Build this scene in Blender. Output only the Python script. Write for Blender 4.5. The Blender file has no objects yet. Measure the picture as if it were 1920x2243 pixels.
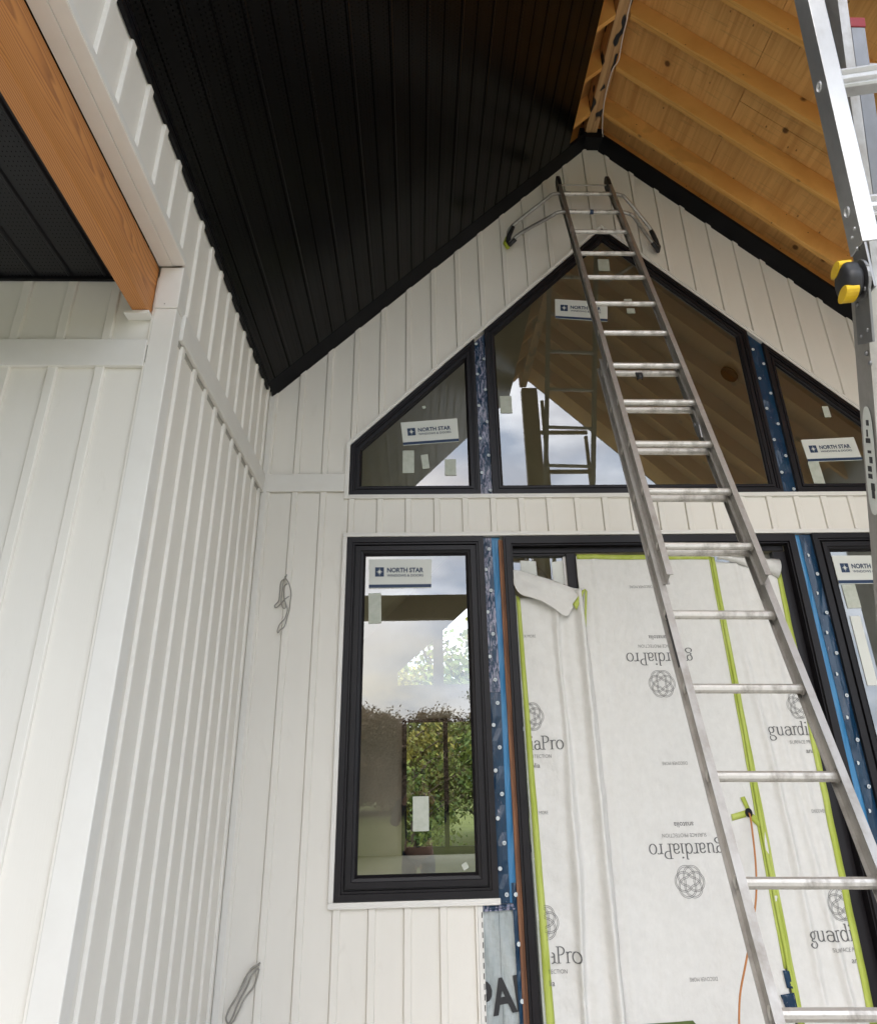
import bpy, bmesh, math, random
from mathutils import Vector, Matrix
random.seed(7)
S = bpy.context.scene
COL = S.collection
rad = math.radians
# ------------------------------------------------------------------ camera
cd = bpy.data.cameras.new('camera'); cam = bpy.data.objects.new('camera', cd); COL.objects.link(cam)
CF = Vector((0.04164493, 0.9043973, 0.42465425)); CR = Vector((0.99912656, -0.03623364, -0.02081445)); CU = Vector((0.00343776, -0.42515016, 0.90511631))
m3 = Matrix((CR, CU, -CF)).transposed()
cam.matrix_world = Matrix.Translation((0.97766, -4.30127, 0.72002)) @ m3.to_4x4()
cd.sensor_fit = 'HORIZONTAL'; cd.sensor_width = 36.0
cd.lens = 1588.667/1920*36.0
cd.shift_x = -0.00923; cd.shift_y = -0.0814
cd.clip_start = 0.05; cd.clip_end = 500
S.camera = cam
# ------------------------------------------------------------------ world, sun, exposure
SUN_EL, SUN_AZ = rad(36), rad(195)          # azimuth the light comes from, clockwise from +Y
w = bpy.data.worlds.new('World'); S.world = w; w.use_nodes = True
nt = w.node_tree; nt.nodes.clear()
out = nt.nodes.new('ShaderNodeOutputWorld'); bg = nt.nodes.new('ShaderNodeBackground')
sky = nt.nodes.new('ShaderNodeTexSky'); sky.sky_type = 'NISHITA'; sky.sun_disc = False
sky.sun_elevation = SUN_EL; sky.sun_rotation = SUN_AZ; sky.dust_density = 2.0; sky.air_density = 1.0
tc = nt.nodes.new('ShaderNodeTexCoord'); mp = nt.nodes.new('ShaderNodeMapping'); mp.inputs['Scale'].default_value = (1.6, 1.6, 4.0)
no = nt.nodes.new('ShaderNodeTexNoise'); no.inputs['Scale'].default_value = 1.7; no.inputs['Detail'].default_value = 7; no.inputs['Roughness'].default_value = .58
cr = nt.nodes.new('ShaderNodeValToRGB'); cr.color_ramp.elements[0].position = .38; cr.color_ramp.elements[1].position = .62
cc = nt.nodes.new('ShaderNodeValToRGB'); cc.color_ramp.elements[0].color = (7, 8.2, 10.4, 1); cc.color_ramp.elements[1].color = (20.5, 21, 22, 1)
cc.color_ramp.elements[0].position = .40; cc.color_ramp.elements[1].position = .66
no2 = nt.nodes.new('ShaderNodeTexNoise'); no2.inputs['Scale'].default_value = 2.6; no2.inputs['Detail'].default_value = 8
mx = nt.nodes.new('ShaderNodeMix'); mx.data_type = 'RGBA'
nt.links.new(tc.outputs['Generated'], mp.inputs['Vector']); nt.links.new(mp.outputs[0], no.inputs['Vector']); nt.links.new(mp.outputs[0], no2.inputs['Vector'])
nt.links.new(no.outputs[0], cr.inputs[0]); nt.links.new(no2.outputs[0], cc.inputs[0])
nt.links.new(cr.outputs[0], mx.inputs[0]); nt.links.new(sky.outputs[0], mx.inputs[6]); nt.links.new(cc.outputs[0], mx.inputs[7])
nt.links.new(mx.outputs[2], bg.inputs[0]); bg.inputs[1].default_value = 0.15
nt.links.new(bg.outputs[0], out.inputs[0])
sd = bpy.data.lights.new('sun', 'SUN'); so = bpy.data.objects.new('sun', sd); COL.objects.link(so)
sd.energy = .6; sd.angle = rad(35); sd.color = (1, .96, .9)
sdir = Vector((math.sin(SUN_AZ)*math.cos(SUN_EL), math.cos(SUN_AZ)*math.cos(SUN_EL), math.sin(SUN_EL)))
so.rotation_euler = sdir.to_track_quat('Z', 'Y').to_euler()
vs = S.view_settings; vs.view_transform = 'Standard'; vs.look = 'None'; vs.gamma = 1; vs.exposure = 1.06
S.cycles.max_bounces = 9; S.cycles.diffuse_bounces = 5; S.cycles.glossy_bounces = 5; S.cycles.transparent_max_bounces = 12
S.cycles.use_denoising = True; S.cycles.caustics_reflective = False; S.cycles.caustics_refractive = False

# ------------------------------------------------------------------ materials
def mat(name, color=(.5, .5, .5), rough=.5, metal=0.0, spec=.5, noise=None, bump=None, extra=None, coat=0):
    """noise=(scale xyz, amount, color2); bump=(scale, strength, distance)"""
    m = bpy.data.materials.new(name); m.use_nodes = True
    n = m.node_tree; b = n.nodes['Principled BSDF']
    b.inputs['Base Color'].default_value = (*color, 1); b.inputs['Roughness'].default_value = rough
    b.inputs['Metallic'].default_value = metal; b.inputs['Specular IOR Level'].default_value = spec
    if coat: b.inputs['Coat Weight'].default_value = coat
    t = n.nodes.new('ShaderNodeTexCoord')
    if noise:
        sc, lo, hi, c2 = noise
        mpn = n.nodes.new('ShaderNodeMapping'); mpn.inputs['Scale'].default_value = sc
        nz = n.nodes.new('ShaderNodeTexNoise'); nz.inputs['Scale'].default_value = 1; nz.inputs['Detail'].default_value = 6; nz.inputs['Roughness'].default_value = .6
        rp = n.nodes.new('ShaderNodeValToRGB'); rp.color_ramp.elements[0].position = lo; rp.color_ramp.elements[1].position = hi
        rp.color_ramp.elements[0].color = (*color, 1); rp.color_ramp.elements[1].color = (*c2, 1)
        n.links.new(t.outputs['Object'], mpn.inputs[0]); n.links.new(mpn.outputs[0], nz.inputs['Vector']); n.links.new(nz.outputs[0], rp.inputs[0])
        n.links.new(rp.outputs[0], b.inputs['Base Color'])
    if bump:
        sc, st, di = bump
        mpn = n.nodes.new('ShaderNodeMapping'); mpn.inputs['Scale'].default_value = sc
        nz = n.nodes.new('ShaderNodeTexNoise'); nz.inputs['Scale'].default_value = 1; nz.inputs['Detail'].default_value = 4
        bp = n.nodes.new('ShaderNodeBump'); bp.inputs['Strength'].default_value = st; bp.inputs['Distance'].default_value = di
        n.links.new(t.outputs['Object'], mpn.inputs[0]); n.links.new(mpn.outputs[0], nz.inputs['Vector']); n.links.new(nz.outputs[0], bp.inputs['Height'])
        n.links.new(bp.outputs[0], b.inputs['Normal'])
    if extra: extra(n, b, t)
    return m

def math_node(n, op, a=None, b=None, c=None):
    k = n.nodes.new('ShaderNodeMath'); k.operation = op
    for i, v in enumerate((a, b, c)):
        if v is None: continue
        if isinstance(v, (int, float)): k.inputs[i].default_value = v
        else: n.links.new(v, k.inputs[i])
    return k.outputs[0]

def mix_color(n, fac, a, b):
    k = n.nodes.new('ShaderNodeMix'); k.data_type = 'RGBA'
    for i, v in ((0, fac), (6, a), (7, b)):
        if isinstance(v, tuple): k.inputs[i].default_value = (*v, 1) if len(v) == 3 else v
        elif isinstance(v, (int, float)): k.inputs[i].default_value = v
        else: n.links.new(v, k.inputs[i])
    return k.outputs[2]

def ramp(n, src, stops):
    r = n.nodes.new('ShaderNodeValToRGB'); e = r.color_ramp.elements
    while len(e) < len(stops): e.new(.5)
    for el, (p, c) in zip(e, stops): el.position = p; el.color = (*c, 1) if len(c) == 3 else c
    n.links.new(src, r.inputs[0]); return r.outputs[0]

def noise_node(n, t, scale, detail=5, rough=.55, dist=0, coord='Object', loc=(0, 0, 0), rot=(0, 0, 0)):
    mpn = n.nodes.new('ShaderNodeMapping'); mpn.inputs['Scale'].default_value = scale; mpn.inputs['Location'].default_value = loc; mpn.inputs['Rotation'].default_value = rot
    nz = n.nodes.new('ShaderNodeTexNoise'); nz.inputs['Scale'].default_value = 1; nz.inputs['Detail'].default_value = detail
    nz.inputs['Roughness'].default_value = rough; nz.inputs['Distortion'].default_value = dist
    n.links.new(t.outputs[coord], mpn.inputs[0]); n.links.new(mpn.outputs[0], nz.inputs['Vector']); return nz.outputs[0]

M = {}
M['siding'] = mat('white_vinyl_siding', (.765, .732, .665), .42, spec=.4, noise=((3, 3, 1.2), .3, .75, (.805, .772, .705)), bump=((220, 220, 18), .10, .002))
def scuffs(n, b, t):
    src = b.inputs['Base Color'].links[0].from_socket
    f = ramp(n, noise_node(n, t, (9, 9, 3), 9, .72, .6), [(.60, (0, 0, 0)), (.72, (1, 1, 1))]); g = ramp(n, noise_node(n, t, (.7, .7, .5), 3), [(.4, (0, 0, 0)), (.7, (1, 1, 1))])
    c = mix_color(n, math_node(n, 'MULTIPLY', f, .16), src, (.50, .45, .37))
    n.links.new(mix_color(n, math_node(n, 'MULTIPLY', g, .10), c, (.64, .60, .53)), b.inputs['Base Color'])
M['siding'] = mat('white_vinyl_siding', (.765, .732, .665), .42, spec=.4, noise=((3, 3, 1.2), .3, .75, (.805, .772, .705)), bump=((220, 220, 18), .12, .002), extra=scuffs)
M['trim'] = mat('white_trim', (.77, .75, .70), .4, noise=((8, 8, 8), .3, .7, (.735, .71, .66)))
M['frame'] = mat('black_window_frame', (.0085, .007, .0085), .42, spec=.28, noise=((6, 6, 6), .35, .75, (.013, .011, .013)), bump=((40, 40, 40), .05, .002))
M['black'] = mat('black_metal_trim', (.003, .003, .004), .45, spec=.18, noise=((5, 5, 5), .4, .7, (.006, .006, .008)))

def soffit_mat(name, pitch_x, lane, base=(.0018, .0016, .0016), hole=.0012, rough=.27, dot=(.0145, .021), thr=.16, spec=.13):
    def ex(n, b, t):
        sp = n.nodes.new('ShaderNodeSeparateXYZ'); n.links.new(t.outputs['Object'], sp.inputs[0])
        fx = math_node(n, 'FRACT', math_node(n, 'DIVIDE', sp.outputs[0], dot[0])); fy = math_node(n, 'FRACT', math_node(n, 'DIVIDE', sp.outputs[1], dot[1]))
        dx = math_node(n, 'SUBTRACT', fx, .5); dy = math_node(n, 'SUBTRACT', fy, .5)
        d = math_node(n, 'SQRT', math_node(n, 'ADD', math_node(n, 'MULTIPLY', dx, math_node(n, 'MULTIPLY', dx, 2.5)), math_node(n, 'MULTIPLY', dy, dy)))
        isd = math_node(n, 'LESS_THAN', d, thr)
        ln = math_node(n, 'FRACT', math_node(n, 'DIVIDE', math_node(n, 'ADD', sp.outputs[0], lane), pitch_x))
        isl = math_node(n, 'MULTIPLY', math_node(n, 'GREATER_THAN', ln, .12), math_node(n, 'LESS_THAN', ln, .86))
        f = math_node(n, 'MULTIPLY', isd, isl)
        nz = noise_node(n, t, (3, 1.2, 3)); c = mix_color(n, nz, base, tuple(v*1.6 for v in base))
        n.links.new(mix_color(n, f, c, (hole, hole, hole)), b.inputs['Base Color'])
        n.links.new(math_node(n, 'ADD', math_node(n, 'MULTIPLY', f, .5), rough), b.inputs['Roughness'])
        n.links.new(math_node(n, 'MULTIPLY', math_node(n, 'SUBTRACT', 1, f), spec), b.inputs['Specular IOR Level'])
    return mat(name, base, rough, extra=ex)
M['soffit'] = soffit_mat('black_perforated_soffit', .09, 0)
M['porch_soffit'] = soffit_mat('black_porch_soffit', .145, -.006, base=(.010, .010, .0115), rough=.42, spec=.3)

def fir(n, b, t):
    sp = n.nodes.new('ShaderNodeSeparateXYZ'); n.links.new(t.outputs['Object'], sp.inputs[0])
    w1 = noise_node(n, t, (5, .9, 5), 2, .5, .3); w2 = noise_node(n, t, (30, 1.6, 30), 2, .5)
    dx = math_node(n, 'ADD', sp.outputs[0], .045); dz = math_node(n, 'MULTIPLY', math_node(n, 'SUBTRACT', sp.outputs[2], 2.585), .55)
    r_ = math_node(n, 'SQRT', math_node(n, 'ADD', math_node(n, 'MULTIPLY', dx, dx), math_node(n, 'MULTIPLY', dz, dz)))
    r_ = math_node(n, 'ADD', r_, math_node(n, 'ADD', math_node(n, 'MULTIPLY', w1, .085), math_node(n, 'MULTIPLY', w2, .006)))
    g_ = math_node(n, 'FRACT', math_node(n, 'DIVIDE', r_, .0052))
    c = ramp(n, g_, [(0, (.60, .27, .075)), (.5, (.50, .20, .05)), (.86, (.22, .070, .016)), (1, (.54, .23, .062))])
    g1 = noise_node(n, t, (7, .5, 7), 3, .5, .4)
    c2 = mix_color(n, math_node(n, 'MULTIPLY', g1, .55), c, (.58, .25, .085))
    fine = noise_node(n, t, (160, 3, 160), 2, .5)
    n.links.new(mix_color(n, math_node(n, 'MULTIPLY', fine, .25), c2, (.38, .14, .035)), b.inputs['Base Color'])
M['fir'] = mat('orange_fir_timber', (.5, .2, .06), .5, extra=fir)

def wood(name, base, dark, knot=(.07, .028, .01), axis='s', knots=.5, gscale=(2.2, 45, 2.2), kscale=5.0, kthr=.085):
    def ex(n, b, t):
        g = noise_node(n, t, gscale, 5, .6, .6)
        c = ramp(n, g, [(.32, dark), (.62, base)])
        g2 = noise_node(n, t, (1.1, 1.6, 1.1), 3); c = mix_color(n, math_node(n, 'MULTIPLY', g2, .5), c, tuple(v*.78 for v in base))
        vo = n.nodes.new('ShaderNodeTexVoronoi'); vo.inputs['Scale'].default_value = kscale; vo.inputs['Randomness'].default_value = 1
        n.links.new(t.outputs['Object'], vo.inputs['Vector'])
        k = ramp(n, vo.outputs['Distance'], [(kthr*.55, (1, 1, 1)), (kthr, (0, 0, 0))])
        v2 = n.nodes.new('ShaderNodeTexVoronoi'); v2.inputs['Scale'].default_value = 1; mp2 = n.nodes.new('ShaderNodeMapping'); mp2.inputs['Scale'].default_value = (13, 7.5, 13)
        n.links.new(t.outputs['Object'], mp2.inputs[0]); n.links.new(mp2.outputs[0], v2.inputs['Vector'])
        k2 = math_node(n, 'MULTIPLY', ramp(n, v2.outputs['Distance'], [(.05, (1, 1, 1)), (.085, (0, 0, 0))]), .7)
        st = ramp(n, noise_node(n, t, (1.3, 22, 1.3), 2, .5, 2.2, loc=(3, 1, 2)), [(.60, (0, 0, 0)), (.66, (1, 1, 1))])
        c = mix_color(n, math_node(n, 'MULTIPLY', st, .28), c, tuple(v*.45 for v in base)); c = mix_color(n, k2, c, knot)
        n.links.new(mix_color(n, math_node(n, 'MULTIPLY', k, .85), c, knot), b.inputs['Base Color'])
    return mat(name, base, .7, extra=ex, spec=.3)
M['ply'] = wood('roof_plywood', (.82, .48, .165), (.60, .30, .085), gscale=(30, 1.5, 30), kscale=3.6, kthr=.10)
M['lumber'] = wood('rafter_lumber', (.84, .46, .135), (.64, .30, .07), gscale=(1.6, 60, 1.6), kscale=3.3, kthr=.10)
def lvl(n, b, t):
    g = noise_node(n, t, (40, 2, 40), 4); c = ramp(n, g, [(.3, (.34, .18, .075)), (.7, (.56, .34, .15))])
    s = noise_node(n, t, (16, 7, 8), 1, .4); k = ramp(n, s, [(.60, (0, 0, 0)), (.64, (1, 1, 1))])
    n.links.new(mix_color(n, k, c, (.012, .012, .014)), b.inputs['Base Color'])
M['lvl'] = mat('laminated_ridge_wood', (.3, .17, .07), .7, extra=lvl)

def alu(name, base, rough, dirt, dirtc=(.16, .13, .10), lo=.52, hi=.75):
    def ex(n, b, t):
        g = noise_node(n, t, (30, 30, 14), 6, .65); d = noise_node(n, t, (7, 7, 5), 5, .7)
        c = mix_color(n, g, base, tuple(v*.8 for v in base)); k = ramp(n, d, [(lo, (0, 0, 0)), (hi, (1, 1, 1))])
        f = math_node(n, 'MULTIPLY', k, dirt)
        n.links.new(mix_color(n, f, c, dirtc), b.inputs['Base Color'])
        n.links.new(math_node(n, 'ADD', math_node(n, 'MULTIPLY', g, .2), rough), b.inputs['Roughness'])
        n.links.new(math_node(n, 'SUBTRACT', .85, f), b.inputs['Metallic'])
    return mat(name, base, rough, .85, extra=ex)
M['alu'] = alu('weathered_aluminium', (.50, .48, .45), .34, .6, lo=.46, hi=.7)
M['rung'] = alu('rung_aluminium', (.72, .69, .64), .42, .55, lo=.5, hi=.62)
M['alu_bright'] = alu('bright_aluminium', (.60, .60, .60), .34, .35)
M['steel'] = alu('zinc_steel_plate', (.27, .27, .275), .36, .35)
M['plastic'] = mat('black_plastic', (.018, .018, .02), .5, bump=((60, 60, 60), .2, .002))
M['yellow'] = mat('yellow_plastic', (.72, .47, .012), .42, noise=((50, 50, 50), .4, .8, (.6, .36, .01)))
M['red'] = mat('red_plastic', (.24, .012, .018), .5)
M['padtape'] = mat('yellow_green_rubber', (.42, .48, .04), .6)
M['sheet'] = mat('white_felt_sheet', (.65, .64, .61), .95, spec=.1, noise=((26, 26, 26), .3, .72, (.70, .69, .66)), bump=((16, 16, 9), .45, .02))
M['ink'] = mat('grey_printed_ink', (.13, .13, .13), .8)
M['green'] = mat('lime_green_tape', (.37, .44, .055), .5, noise=((14, 14, 3), .4, .75, (.50, .56, .15)), bump=((22, 22, 10), .25, .002))
M['label'] = mat('white_label_film', (.66, .67, .62), .5)
M['navyink'] = mat('navy_ink', (.012, .035, .09), .5)
M['tapewhite'] = mat('clear_spacer_tape', (.50, .52, .45), .55, noise=((30, 30, 30), .4, .7, (.42, .45, .37)))
def navy(lo):
    def ex(n, b, t):
        f = noise_node(n, t, (60, 60, 13), 6, .7, 1.2); c = mix_color(n, noise_node(n, t, (20, 20, 9)), (.006, .018, .05), (.01, .055, .11))
        n.links.new(mix_color(n, ramp(n, f, [(lo, (0, 0, 0)), (lo+.05, (1, 1, 1))]), c, (.28, .27, .36)), b.inputs['Base Color'])
    return ex
M['navy_torn'] = mat('torn_navy_flashing_tape', (.01, .03, .07), .3, extra=navy(.50), bump=((50, 50, 14), .6, .006))
M['navy'] = mat('navy_flashing_tape', (.008, .03, .08), .25, extra=navy(.64), bump=((35, 35, 10), .6, .006))
M['dotwhite'] = mat('white_tape_print', (.55, .6, .62), .5)
M['membrane'] = mat('light_blue_membrane', (.035, .19, .40), .4, noise=((20, 20, 4), .4, .8, (.06, .25, .47)), bump=((40, 40, 9), .7, .008))
M['woodedge'] = mat('brown_sheathing_edge', (.25, .11, .05), .7, noise=((60, 60, 4), .4, .6, (.14, .06, .03)))
M['gap'] = mat('painted_gap_shade', (.40, .38, .34), .8)  # grey that stands in for the shade below the belt board
M['wrap'] = mat('grey_building_wrap', (.34, .38, .38), .45, noise=((10, 10, 6), .4, .7, (.46, .49, .48)), bump=((14, 14, 8), .8, .02))
M['wrapink'] = mat('black_wrap_print', (.02, .02, .022), .5)
M['cable'] = mat('grey_white_cable', (.33, .315, .28), .5)
M['wirewhite'] = mat('white_wire', (.75, .66, .58), .5)
M['orange'] = mat('orange_string', (.46, .19, .06), .7)
M['olive'] = mat('olive_green_film', (.10, .14, .035), .6)
M['aged'] = mat('weathered_lumber', (.20, .155, .10), .8, noise=((20, 3, 6), .35, .7, (.28, .22, .15)))
M['drywall'] = mat('interior_drywall', (.64, .58, .50), .9, noise=((2, 2, 2), .4, .7, (.58, .52, .44)))
M['floorwood'] = mat('interior_floor', (.5, .44, .35), .6)
M['concrete'] = mat('patio_concrete', (.66, .63, .57), .9, noise=((3, 3, 3), .35, .7, (.58, .55, .49)), bump=((30, 30, 30), .3, .01))
M['lawn'] = mat('lawn_grass', (.12, .135, .035), .95, spec=.1, noise=((1.2, 1.2, 1.2), .35, .65, (.17, .18, .05)), bump=((25, 25, 25), .8, .05))
M['soil'] = mat('gravel', (.46, .43, .37), .95, noise=((20, 20, 20), .35, .65, (.58, .54, .47)))
M['bark'] = mat('bark', (.09, .07, .05), .9, noise=((20, 20, 4), .4, .6, (.14, .11, .08)))
def leafmat(name, a, b2):
    def ex(n, b, t):
        oi = n.nodes.new('ShaderNodeNewGeometry')
        n.links.new(ramp(n, oi.outputs['Random Per Island'], [(0, a), (1, b2)]), b.inputs['Base Color'])
    return mat(name, a, .7, extra=ex)
M['leaf_green'] = leafmat('green_leaves', (.06, .11, .02), (.20, .24, .04))
M['leaf_yellow'] = leafmat('yellow_leaves', (.14, .16, .03), (.30, .26, .04))
M['leaf_brown'] = leafmat('brown_autumn_leaves', (.26, .16, .09), (.36, .24, .14))
def glassmat():
    m = bpy.data.materials.new('window_glass'); m.use_nodes = True; n = m.node_tree; n.nodes.clear()
    o = n.nodes.new('ShaderNodeOutputMaterial'); tr = n.nodes.new('ShaderNodeBsdfTransparent'); gl = n.nodes.new('ShaderNodeBsdfGlossy'); mxs = n.nodes.new('ShaderNodeMixShader')
    tr.inputs[0].default_value = (.80, .83, .79, 1); gl.inputs['Roughness'].default_value = 0.0; gl.inputs[0].default_value = (1, 1, 1, 1)
    fr = n.nodes.new('ShaderNodeFresnel'); fr.inputs[0].default_value = 2.3
    n.links.new(fr.outputs[0], mxs.inputs[0]); n.links.new(tr.outputs[0], mxs.inputs[1]); n.links.new(gl.outputs[0], mxs.inputs[2]); n.links.new(mxs.outputs[0], o.inputs[0])
    return m
M['glass'] = glassmat()

# ------------------------------------------------------------------ mesh helpers
class MB:
    def __init__(s): s.v = []; s.f = []; s.m = []
    def face(s, pts, mi=0):
        b = len(s.v); s.v += [tuple(p) for p in pts]; s.f.append(tuple(range(b, b+len(pts)))); s.m.append(mi)
    def add(s, vs, fs, mi=0):
        b = len(s.v); s.v += [tuple(p) for p in vs]
        for f in fs: s.f.append(tuple(i+b for i in f)); s.m.append(mi)
    def box(s, a, b, mi=0):
        x0, y0, z0 = a; x1, y1, z1 = b
        s.add([(x0, y0, z0), (x1, y0, z0), (x1, y1, z0), (x0, y1, z0), (x0, y0, z1), (x1, y0, z1), (x1, y1, z1), (x0, y1, z1)],
              [(0, 3, 2, 1), (4, 5, 6, 7), (0, 1, 5, 4), (1, 2, 6, 5), (2, 3, 7, 6), (3, 0, 4, 7)], mi)
    def beam(s, P0, P1, X, Y, poly, mi=0):
        """2D polygon (x along X, y along Y) swept from P0 to P1, capped"""
        P0, P1, X, Y = map(Vector, (P0, P1, X, Y)); n = len(poly)
        vs = [P0+X*a+Y*b for a, b in poly]+[P1+X*a+Y*b for a, b in poly]
        fs = [(i, (i+1) % n, (i+1) % n+n, i+n) for i in range(n)]+[tuple(range(n))[::-1], tuple(range(n, 2*n))]
        s.add(vs, fs, mi)
    def obox(s, c, X, Y, Z, hx, hy, hz, mi=0):
        c, X, Y, Z = map(Vector, (c, X, Y, Z)); s.beam(c-Z*hz, c+Z*hz, X, Y, [(-hx, -hy), (hx, -hy), (hx, hy), (-hx, hy)], mi)
    def tube(s, pts, r, seg=8, mi=0, cap=True, flat=1.0):
        pts = [Vector(p) for p in pts]; n = len(pts); rs = r if isinstance(r, (list, tuple)) else [r]*n
        T = [(pts[min(i+1, n-1)]-pts[max(i-1, 0)]).normalized() for i in range(n)]
        ref = Vector((0, 0, 1)) if abs(T[0].z) < .9 else Vector((0, 1, 0))
        U = T[0].cross(ref).normalized(); vs = []
        for i in range(n):
            U = (U-T[i]*U.dot(T[i])).normalized(); V = T[i].cross(U)
            for k in range(seg):
                a = 2*math.pi*k/seg; vs.append(pts[i]+U*math.cos(a)*rs[i]+V*math.sin(a)*rs[i]*flat)
        fs = [(i*seg+k, i*seg+(k+1) % seg, (i+1)*seg+(k+1) % seg, (i+1)*seg+k) for i in range(n-1) for k in range(seg)]
        if cap: fs += [tuple(range(seg))[::-1], tuple(range((n-1)*seg, n*seg))]
        s.add(vs, fs, mi)
    def disc(s, c, r, nrm, seg=12, mi=0, off=0):
        c = Vector(c); nrm = Vector(nrm).normalized(); U = nrm.orthogonal().normalized(); V = nrm.cross(U)
        s.face([c+nrm*off+U*math.cos(2*math.pi*k/seg)*r+V*math.sin(2*math.pi*k/seg)*r for k in range(seg)], mi)
    def build(s, name, mats, parent=None, smooth=False, bevel=0, **tags):
        me = bpy.data.meshes.new(name); me.from_pydata(s.v, [], s.f)
        for k in (mats if isinstance(mats, (list, tuple)) else [mats]): me.materials.append(M[k] if isinstance(k, str) else k)
        for p, mi in zip(me.polygons, s.m): p.material_index = mi; p.use_smooth = smooth
        me.update()
        bm = bmesh.new(); bm.from_mesh(me); bmesh.ops.recalc_face_normals(bm, faces=bm.faces) if len(bm.faces) < 60000 and not tags.pop('keep', False) else None; bm.to_mesh(me); bm.free()
        o = bpy.data.objects.new(name, me); COL.objects.link(o)
        if parent: o.parent = parent
        if bevel:
            b = o.modifiers.new('bevel', 'BEVEL'); b.width = bevel; b.segments = 2; b.limit_method = 'ANGLE'
        for k, v in tags.items(): o[k] = v
        return o
def root(name, label, cat, group=None):
    o = bpy.data.objects.new(name, None); COL.objects.link(o); o.empty_display_size = .1; o['label'] = label; o['category'] = cat
    if group: o['group'] = group
    return o
def arc(p, q, r, steps=6): return p

def smooth_path(pts, k=4):
    pts = [Vector(p) for p in pts]; o = []
    for i in range(len(pts)-1):
        p0 = pts[max(i-1, 0)]; p1 = pts[i]; p2 = pts[i+1]; p3 = pts[min(i+2, len(pts)-1)]
        for j in range(k):
            t = j/k; o.append(.5*((2*p1)+(p2-p0)*t+(2*p0-5*p1+4*p2-p3)*t*t+(3*p1-p0-3*p2+p3)*t**3))
    return o+[pts[-1]]

def siding(mb, u0, u1, off, pitch, ivals, P, dirn=1, breaks=(), bw=.036, bd=.013, gw=.0035, gd=.008):
    """board-and-batten profile along u; ivals(u)->[(zlo,zhi)]; P(u,d,z)->point; dirn=-1 puts the lock groove on the high side"""
    us = []
    k0 = int(math.floor((u0-off)/pitch))-1; k1 = int(math.ceil((u1-off)/pitch))+1
    prof = [(0, 0), (.0005, -gd), (gw, -gd), (gw+.0005, bd-.002), (gw+.003, bd), (gw+bw-.003, bd), (gw+bw, bd-.003), (gw+bw+.002, 0)]
    line = []
    for k in range(k0, k1+1):
        for a, d in prof:
            line.append((off+dirn*(k*pitch*dirn+a) if dirn > 0 else off+k*pitch-a, d))
    line.sort(key=lambda t: t[0])
    def dep(u):
        for (a, da), (b, db) in zip(line, line[1:]):
            if a <= u <= b: return da if b-a < 1e-9 else da+(db-da)*(u-a)/(b-a)
        return 0
    pts = [p for p in line if u0 < p[0] < u1]+[(b, dep(b)) for b in list(breaks)+[u0, u1] if u0 <= b <= u1]
    pts.sort(key=lambda t: t[0])
    for (a, da), (b, db) in zip(pts, pts[1:]):
        if b-a < 1e-6: continue
        e = (b-a)*1e-3; A = ivals(a+e); B = ivals(b-e)
        for (l0, h0), (l1, h1) in zip(A, B):
            if h0-l0 < 1e-4 and h1-l1 < 1e-4: continue
            mb.face([P(a, da, l0), P(b, db, l1), P(b, db, h1), P(a, da, h0)])

def inset(poly, d):
    n = len(poly); o = []
    for i in range(n):
        p0 = Vector(poly[i-1]); p1 = Vector(poly[i]); p2 = Vector(poly[(i+1) % n])
        e1 = (p1-p0).normalized(); e2 = (p2-p1).normalized(); n1 = Vector((-e1.y, e1.x)); n2 = Vector((-e2.y, e2.x))
        b = (n1+n2); b /= max(b.dot(n1), 1e-6); o.append((p1.x+b.x*d, p1.y+b.y*d))
    return o
def ring(mb, poly, prof, mi=0, flip=1):
    """poly CCW in (x,z); prof list of (inset, y)"""
    loops = [[(x, y, z) for x, z in inset(poly, d)] for d, y in prof]; n = len(poly)
    for A, B in zip(loops, loops[1:]):
        for i in range(n): mb.face([A[i], A[(i+1) % n], B[(i+1) % n], B[i]], mi)

# text
def text_faces(s, size, bold=0.0, spacing=1.0):
    c = bpy.data.curves.new('t', 'FONT'); c.body = s; c.size = size; c.offset = bold; c.space_character = spacing; c.align_x = 'CENTER'; c.align_y = 'CENTER'; c.resolution_u = 3
    o = bpy.data.objects.new('t', c); COL.objects.link(o); bpy.context.view_layer.update()
    me = o.evaluated_get(bpy.context.evaluated_depsgraph_get()).to_mesh()
    vs = [v.co.copy() for v in me.vertices]; fs = [tuple(p.vertices) for p in me.polygons]
    o.to_mesh_clear(); bpy.data.objects.remove(o); bpy.data.curves.remove(c); return vs, fs
def put_text(mb, s, x, y, z, size, ang=0, mi=0, bold=0, spacing=1.0, surf=None, width=None, clip=None):
    vs, fs = text_faces(s, size, bold, spacing)
    if width:
        w_ = max(v.x for v in vs)-min(v.x for v in vs); k = width/w_
        for v in vs: v.x *= k
    ca, sa = math.cos(ang), math.sin(ang); o = []
    for v in vs:
        X = x+v.x*ca-v.y*sa; Z = z+v.x*sa+v.y*ca; o.append((X, surf(X, Z) if surf else y, Z))
    if clip:
        bm = bmesh.new(); vv = [bm.verts.new(q) for q in o]
        for f in fs:
            try: bm.faces.new([vv[i] for i in f])
            except ValueError: pass
        for co, no_ in clip: bmesh.ops.bisect_plane(bm, geom=bm.verts[:]+bm.edges[:]+bm.faces[:], plane_co=co, plane_no=no_, clear_outer=True)
        bm.verts.index_update(); o = [v.co.copy() for v in bm.verts]; fs = [tuple(v.index for v in f.verts) for f in bm.faces]; bm.free()
    mb.add(o, fs, mi)

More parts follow.
